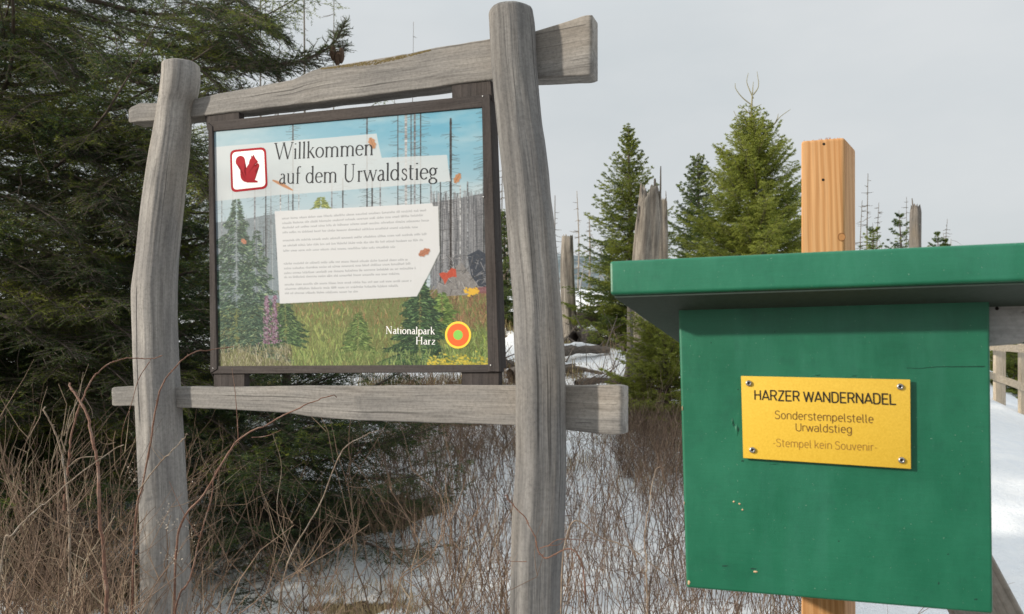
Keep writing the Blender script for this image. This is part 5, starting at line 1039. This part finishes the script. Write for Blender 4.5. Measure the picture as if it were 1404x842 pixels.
# single arching bramble canes, each its own thing
def canemat(nm, a_, b_, c_):
    m, nt, bs = newmat(nm); v = objco(nt); n1 = noise(nt, v, 22, 4, .7); n2 = noise(nt, v, 260, 3, .7)
    c = ramp(nt, n1, [(.32, a_), (.5, b_), (.68, c_)]); c = mixc(nt, 1.0, c, ramp(nt, n2, [(.3, (.5, .5, .5)), (.7, (1.3, 1.3, 1.3))]), 'MULTIPLY'); nt.links.new(c, bs.inputs['Base Color']); bs.inputs['Roughness'].default_value = .65; bump(nt, bs, n2, .6, .001); return m
M_CANE = canemat('red_brown_cane', (.10, .055, .04), (.20, .095, .06), (.27, .19, .15)); M_CANE2 = canemat('tan_cane', (.14, .10, .075), (.28, .21, .15), (.36, .32, .27))
def cane(label, pts, r0, r1, mat, twigs=(), seed=0):
    g = np.random.default_rng(seed + 400); P = [at(x, y, Yd) for x, y, Yd in pts]
    if pts[0][1] > 700: b0 = P[0].copy(); P = [np.array([b0[0] + g.normal() * .03, b0[1], gz(b0[0], b0[1]) - .03])] + P if b0[2] > gz(b0[0], b0[1]) + .05 else P
    P = spline(P, 70); P[1:-1] += np.cumsum(g.normal(size=(68, 3)), 0) * .0006; s_ = np.linspace(0, 1, 70); base = P[0]
    rd = r0 + (r1 - r0) * s_; rd = rd * (1 + .3 * (np.arange(70) % 11 == 0)); P[1:-1] += np.repeat(g.normal(size=(10, 3)), 7, 0)[1:69] * .0016
    VP = [tubes(P[None], rd[None], 6)]
    for tw_ in twigs:
        Q_ = spline([at(x, y, Yd) for x, y, Yd in tw_], 16); VP.append(tubes(Q_[None], np.linspace(r1 * 1.1, r1 * .45, 16)[None], 4))
    for k in range(14):
        i = g.integers(15, 68); d = unit(g.normal(size=3)); VP.append(tubes(np.array([[P[i], P[i] + d * .004, P[i] + d * .008]]), np.array([[r1, r1 * .8, .0003]]), 4))
    v_, f_ = join(VP); o = mk('bramble_cane', v_, f_, mat, origin=base); return tag(o, label, 'bramble cane', 'bare bramble canes in front of the sign')
cane('thick red brown cane rising left of the cracked post', [(146, 850, 2.05), (140, 770, 2.06), (135, 660, 2.08), (128, 590, 2.1), (112, 548, 2.12), (96, 525, 2.14)], .0052, .0028, M_CANE, seed=1)
cane('arching cane curving over the cracked post towards the frame', [(185, 735, 2.5), (196, 660, 2.5), (205, 600, 2.5), (216, 540, 2.5), (238, 505, 2.52), (265, 486, 2.55), (297, 478, 2.6), (320, 475, 2.62)], .0036, .0016, M_CANE, seed=2)
cane('cane bending in a low arch in front of the cracked post from the left', [(88, 700, 2.4), (92, 620, 2.4), (105, 560, 2.42), (130, 510, 2.45), (160, 492, 2.48), (200, 492, 2.5), (222, 488, 2.5)], .0034, .0014, M_CANE, [[(205, 496, 2.5), (190, 520, 2.5), (180, 555, 2.5), (168, 590, 2.5), (165, 640, 2.5)]], seed=3)
cane('long diagonal red cane rising from the cracked post to the lower beam', [(240, 790, 2.5), (252, 715, 2.5), (280, 680, 2.48), (320, 615, 2.46), (365, 585, 2.44), (400, 565, 2.43), (430, 553, 2.42), (462, 545, 2.42)], .0042, .0015, M_CANE, [[(327, 608, 2.46), (325, 570, 2.46), (322, 535, 2.46), (318, 505, 2.46)], [(345, 600, 2.46), (365, 598, 2.45), (385, 590, 2.44)]], seed=4)
cane('pale forked cane left of the thick red brown cane', [(92, 850, 2.2), (93, 720, 2.2), (88, 640, 2.2), (78, 590, 2.2), (62, 558, 2.2)], .0036, .0018, M_CANE2, [[(90, 610, 2.2), (95, 575, 2.2), (108, 545, 2.2), (114, 510, 2.2)], [(94, 640, 2.2), (110, 628, 2.19), (140, 626, 2.18)], [(90, 620, 2.2), (84, 600, 2.2), (88, 580, 2.2)]], seed=5)
cane('thin grey cane crossing the lower part of the cracked post', [(190, 672, 2.4), (215, 640, 2.4), (240, 615, 2.4), (258, 596, 2.4)], .0024, .0012, M_CANE2, [[(222, 632, 2.4), (208, 612, 2.4), (205, 585, 2.4)], [(226, 628, 2.4), (214, 616, 2.4)]], seed=6)
cane('curved pale cane springing from the lower left corner', [(0, 790, 2.0), (20, 730, 2.0), (60, 690, 2.02), (110, 650, 2.05), (170, 610, 2.1)], .0030, .0013, M_CANE2, seed=7)
cane('spiny red cane crossing in front of the foot of the round post', [(800, 790, 2.1), (745, 765, 2.12), (735, 740, 2.13), (722, 714, 2.14), (700, 690, 2.15), (692, 680, 2.16)], .0024, .0012, M_CANE, [[(740, 752, 2.12), (752, 748, 2.1), (766, 747, 2.1), (775, 738, 2.1)], [(722, 770, 2.12), (710, 770, 2.12), (690, 769, 2.12)], [(750, 750, 2.1), (765, 740, 2.1), (790, 740, 2.1), (830, 744, 2.1)]], seed=8)
cane('arched cane from the round post down to the green box', [(775, 742, 2.3), (830, 740, 2.3), (880, 765, 2.3), (920, 800, 2.3), (950, 850, 2.3)], .0026, .0014, M_CANE2, seed=9)
cane('straight tall brown cane between the round post and the green box', [(890, 850, 2.2), (888, 760, 2.2), (893, 690, 2.22), (905, 640, 2.25)], .0032, .0012, M_CANE2, seed=10)
cane('leaning red cane low right of the cracked post', [(240, 850, 2.3), (262, 790, 2.3), (275, 740, 2.3), (290, 690, 2.3), (300, 640, 2.32)], .0034, .0014, M_CANE, [[(275, 740, 2.3), (250, 700, 2.3), (232, 660, 2.3)]], seed=11)
cane('long bent cane under the middle of the lower beam', [(380, 850, 2.4), (400, 760, 2.4), (440, 690, 2.4), (470, 620, 2.42), (500, 600, 2.45), (520, 590, 2.47)], .0030, .0012, M_CANE2, [[(400, 760, 2.4), (380, 700, 2.4), (386, 640, 2.4), (374, 595, 2.4)]], seed=12)
# ------------------------------------------------------------------ fallen logs
M_LOG = wood('fallen_log_wood', (.05, .042, .035), (.12, .10, .085), (.22, .19, .165), (.14, .125, .115), (.18, .13, .09), 57, fine=60)
M_SNOWC = plain('snow_cap', (.80, .82, .85), .8, sc=20, var=.04, bmp=.4, bd=.01)
def log(label, x0, y0, x1, y1, Y0, Y1, w, seed, snow=True):
    g = np.random.default_rng(seed); A_, B_ = at(x0, y0, Y0), at(x1, y1, Y1); A_[2] = gz(A_[0], A_[1]) + w * .9 + .05; B_[2] = gz(B_[0], B_[1]) + w * .7
    n_ = 18; C_ = spline([A_, (A_ + B_) / 2 + np.array([0, g.normal() * .08, .04]), B_], n_); C_[:, 2] = np.maximum(C_[:, 2], zground(C_[:, 0], C_[:, 1]) + w * .4)
    root = thing('fallen_log', label, 'log', (C_[0][0], C_[0][1], gz(C_[0][0], C_[0][1])), 'fallen logs on the slope')
    v_, f_ = tubes(C_[None], (w * np.linspace(1, .55, n_) * (1 + .1 * g.normal(size=n_)))[None], 9); mk('log_trunk', v_, f_, M_LOG, root, attrs={'gc': np.stack([v_[:, 1], v_[:, 2], v_[:, 0]], -1)})
    P_ = []; R_ = []
    for k in range(9):
        c0 = C_[g.integers(2, n_ - 1)]; d = unit(np.array([g.normal(), g.normal() * .5, abs(g.normal()) * .8])); P_.append(c0 + d * g.uniform(.1, .5) * np.linspace(0, 1, 5)[:, None]); R_.append(np.linspace(.012, .004, 5) * w / .08)
    v_, f_ = tubes(np.array(P_), np.array(R_), 4); mk('branch_stubs', v_, f_, M_LOG, root, attrs={'gc': v_})
    if snow:
        S_ = C_[2:-3] + np.array([0, 0, w * .55]); v_, f_ = tubes(S_[None], (w * .62 * (.6 + .6 * g.random(len(S_))) * np.sin(np.linspace(.25, 2.9, len(S_))))[None], 8); mk('snow_cap', v_, f_, M_SNOWC, root)
for a in (('snowy log nearest to the cut-off snag', 786, 452, 850, 448, 10.6, 11.2, .09, 201), ('dark log low between cut-off snag and green roof', 745, 492, 835, 478, 9.3, 9.8, .08, 202), ('thin log slanting down towards the roof corner', 800, 440, 858, 470, 11.5, 10.0, .055, 203), ('dark log under the lower end of the lower beam', 700, 510, 800, 500, 8.4, 8.8, .08, 204), ('dark trunk lying behind the cut-off snag', 760, 430, 846, 428, 12.5, 13, .12, 205), ('short log seen between frame and round post', 640, 505, 704, 495, 8.6, 9.0, .08, 206), ('thin crooked branch log crossing the snow below the cut-off snag', 770, 486, 856, 500, 8.9, 8.3, .035, 209), ('grey log with stubs just above the right end of the lower beam', 790, 520, 850, 506, 7.9, 8.3, .05, 210), ('short stump-like log close to the foot of the cut-off snag', 800, 462, 822, 460, 10.4, 10.5, .11, 211)):
    log(*a)
# ------------------------------------------------------------------ far timber railing
M_RAIL = wood('pale_railing_wood', (.28, .23, .17), (.45, .38, .29), (.60, .52, .41), (.48, .42, .35), (.52, .42, .30), 71, fine=80)
fe = thing('timber_railing', 'pale timber railing with posts beside the snowy path at the right edge', 'railing', at(1373, 570, 8.6))
Z1 = np.array([0, 0, 1.0])
def fpost(x0, x1, y0, y1, Y): slab('post', [at(x0, y0, Y), at(x1, y0, Y), at(x1, y1, Y), at(x0, y1, Y)], np.array([0, 1.0, 0]), .06, M_RAIL, fe, .008, 2, gc=(RT, np.array([0, 1.0, 0]), Z1))
fpost(1365.5, 1379.5, 474, 576, 9.05); fpost(1400, 1413, 470, 590, 8.6)
def frail(x0, ya0, yb0, Ya, x1, ya1, yb1, Yb):
    a, b, c_, d = at(x0, ya0, Ya), at(x1, ya1, Yb), at(x1, yb1, Yb), at(x0, yb0, Ya); u = unit(b - a); slab('rail', [a, b, c_, d], np.array([0, 1.0, 0]), .05, M_RAIL, fe, .006, 2, gc=(np.array([0, 1.0, 0]), Z1, u))
fpost(1490, 1508, 470, 640, 7.6); fpost(1620, 1642, 468, 700, 6.5)
frail(1330, 470, 477, 9.3, 1680, 487, 506, 5.9); frail(1330, 500, 508, 9.25, 1680, 618, 638, 5.9)
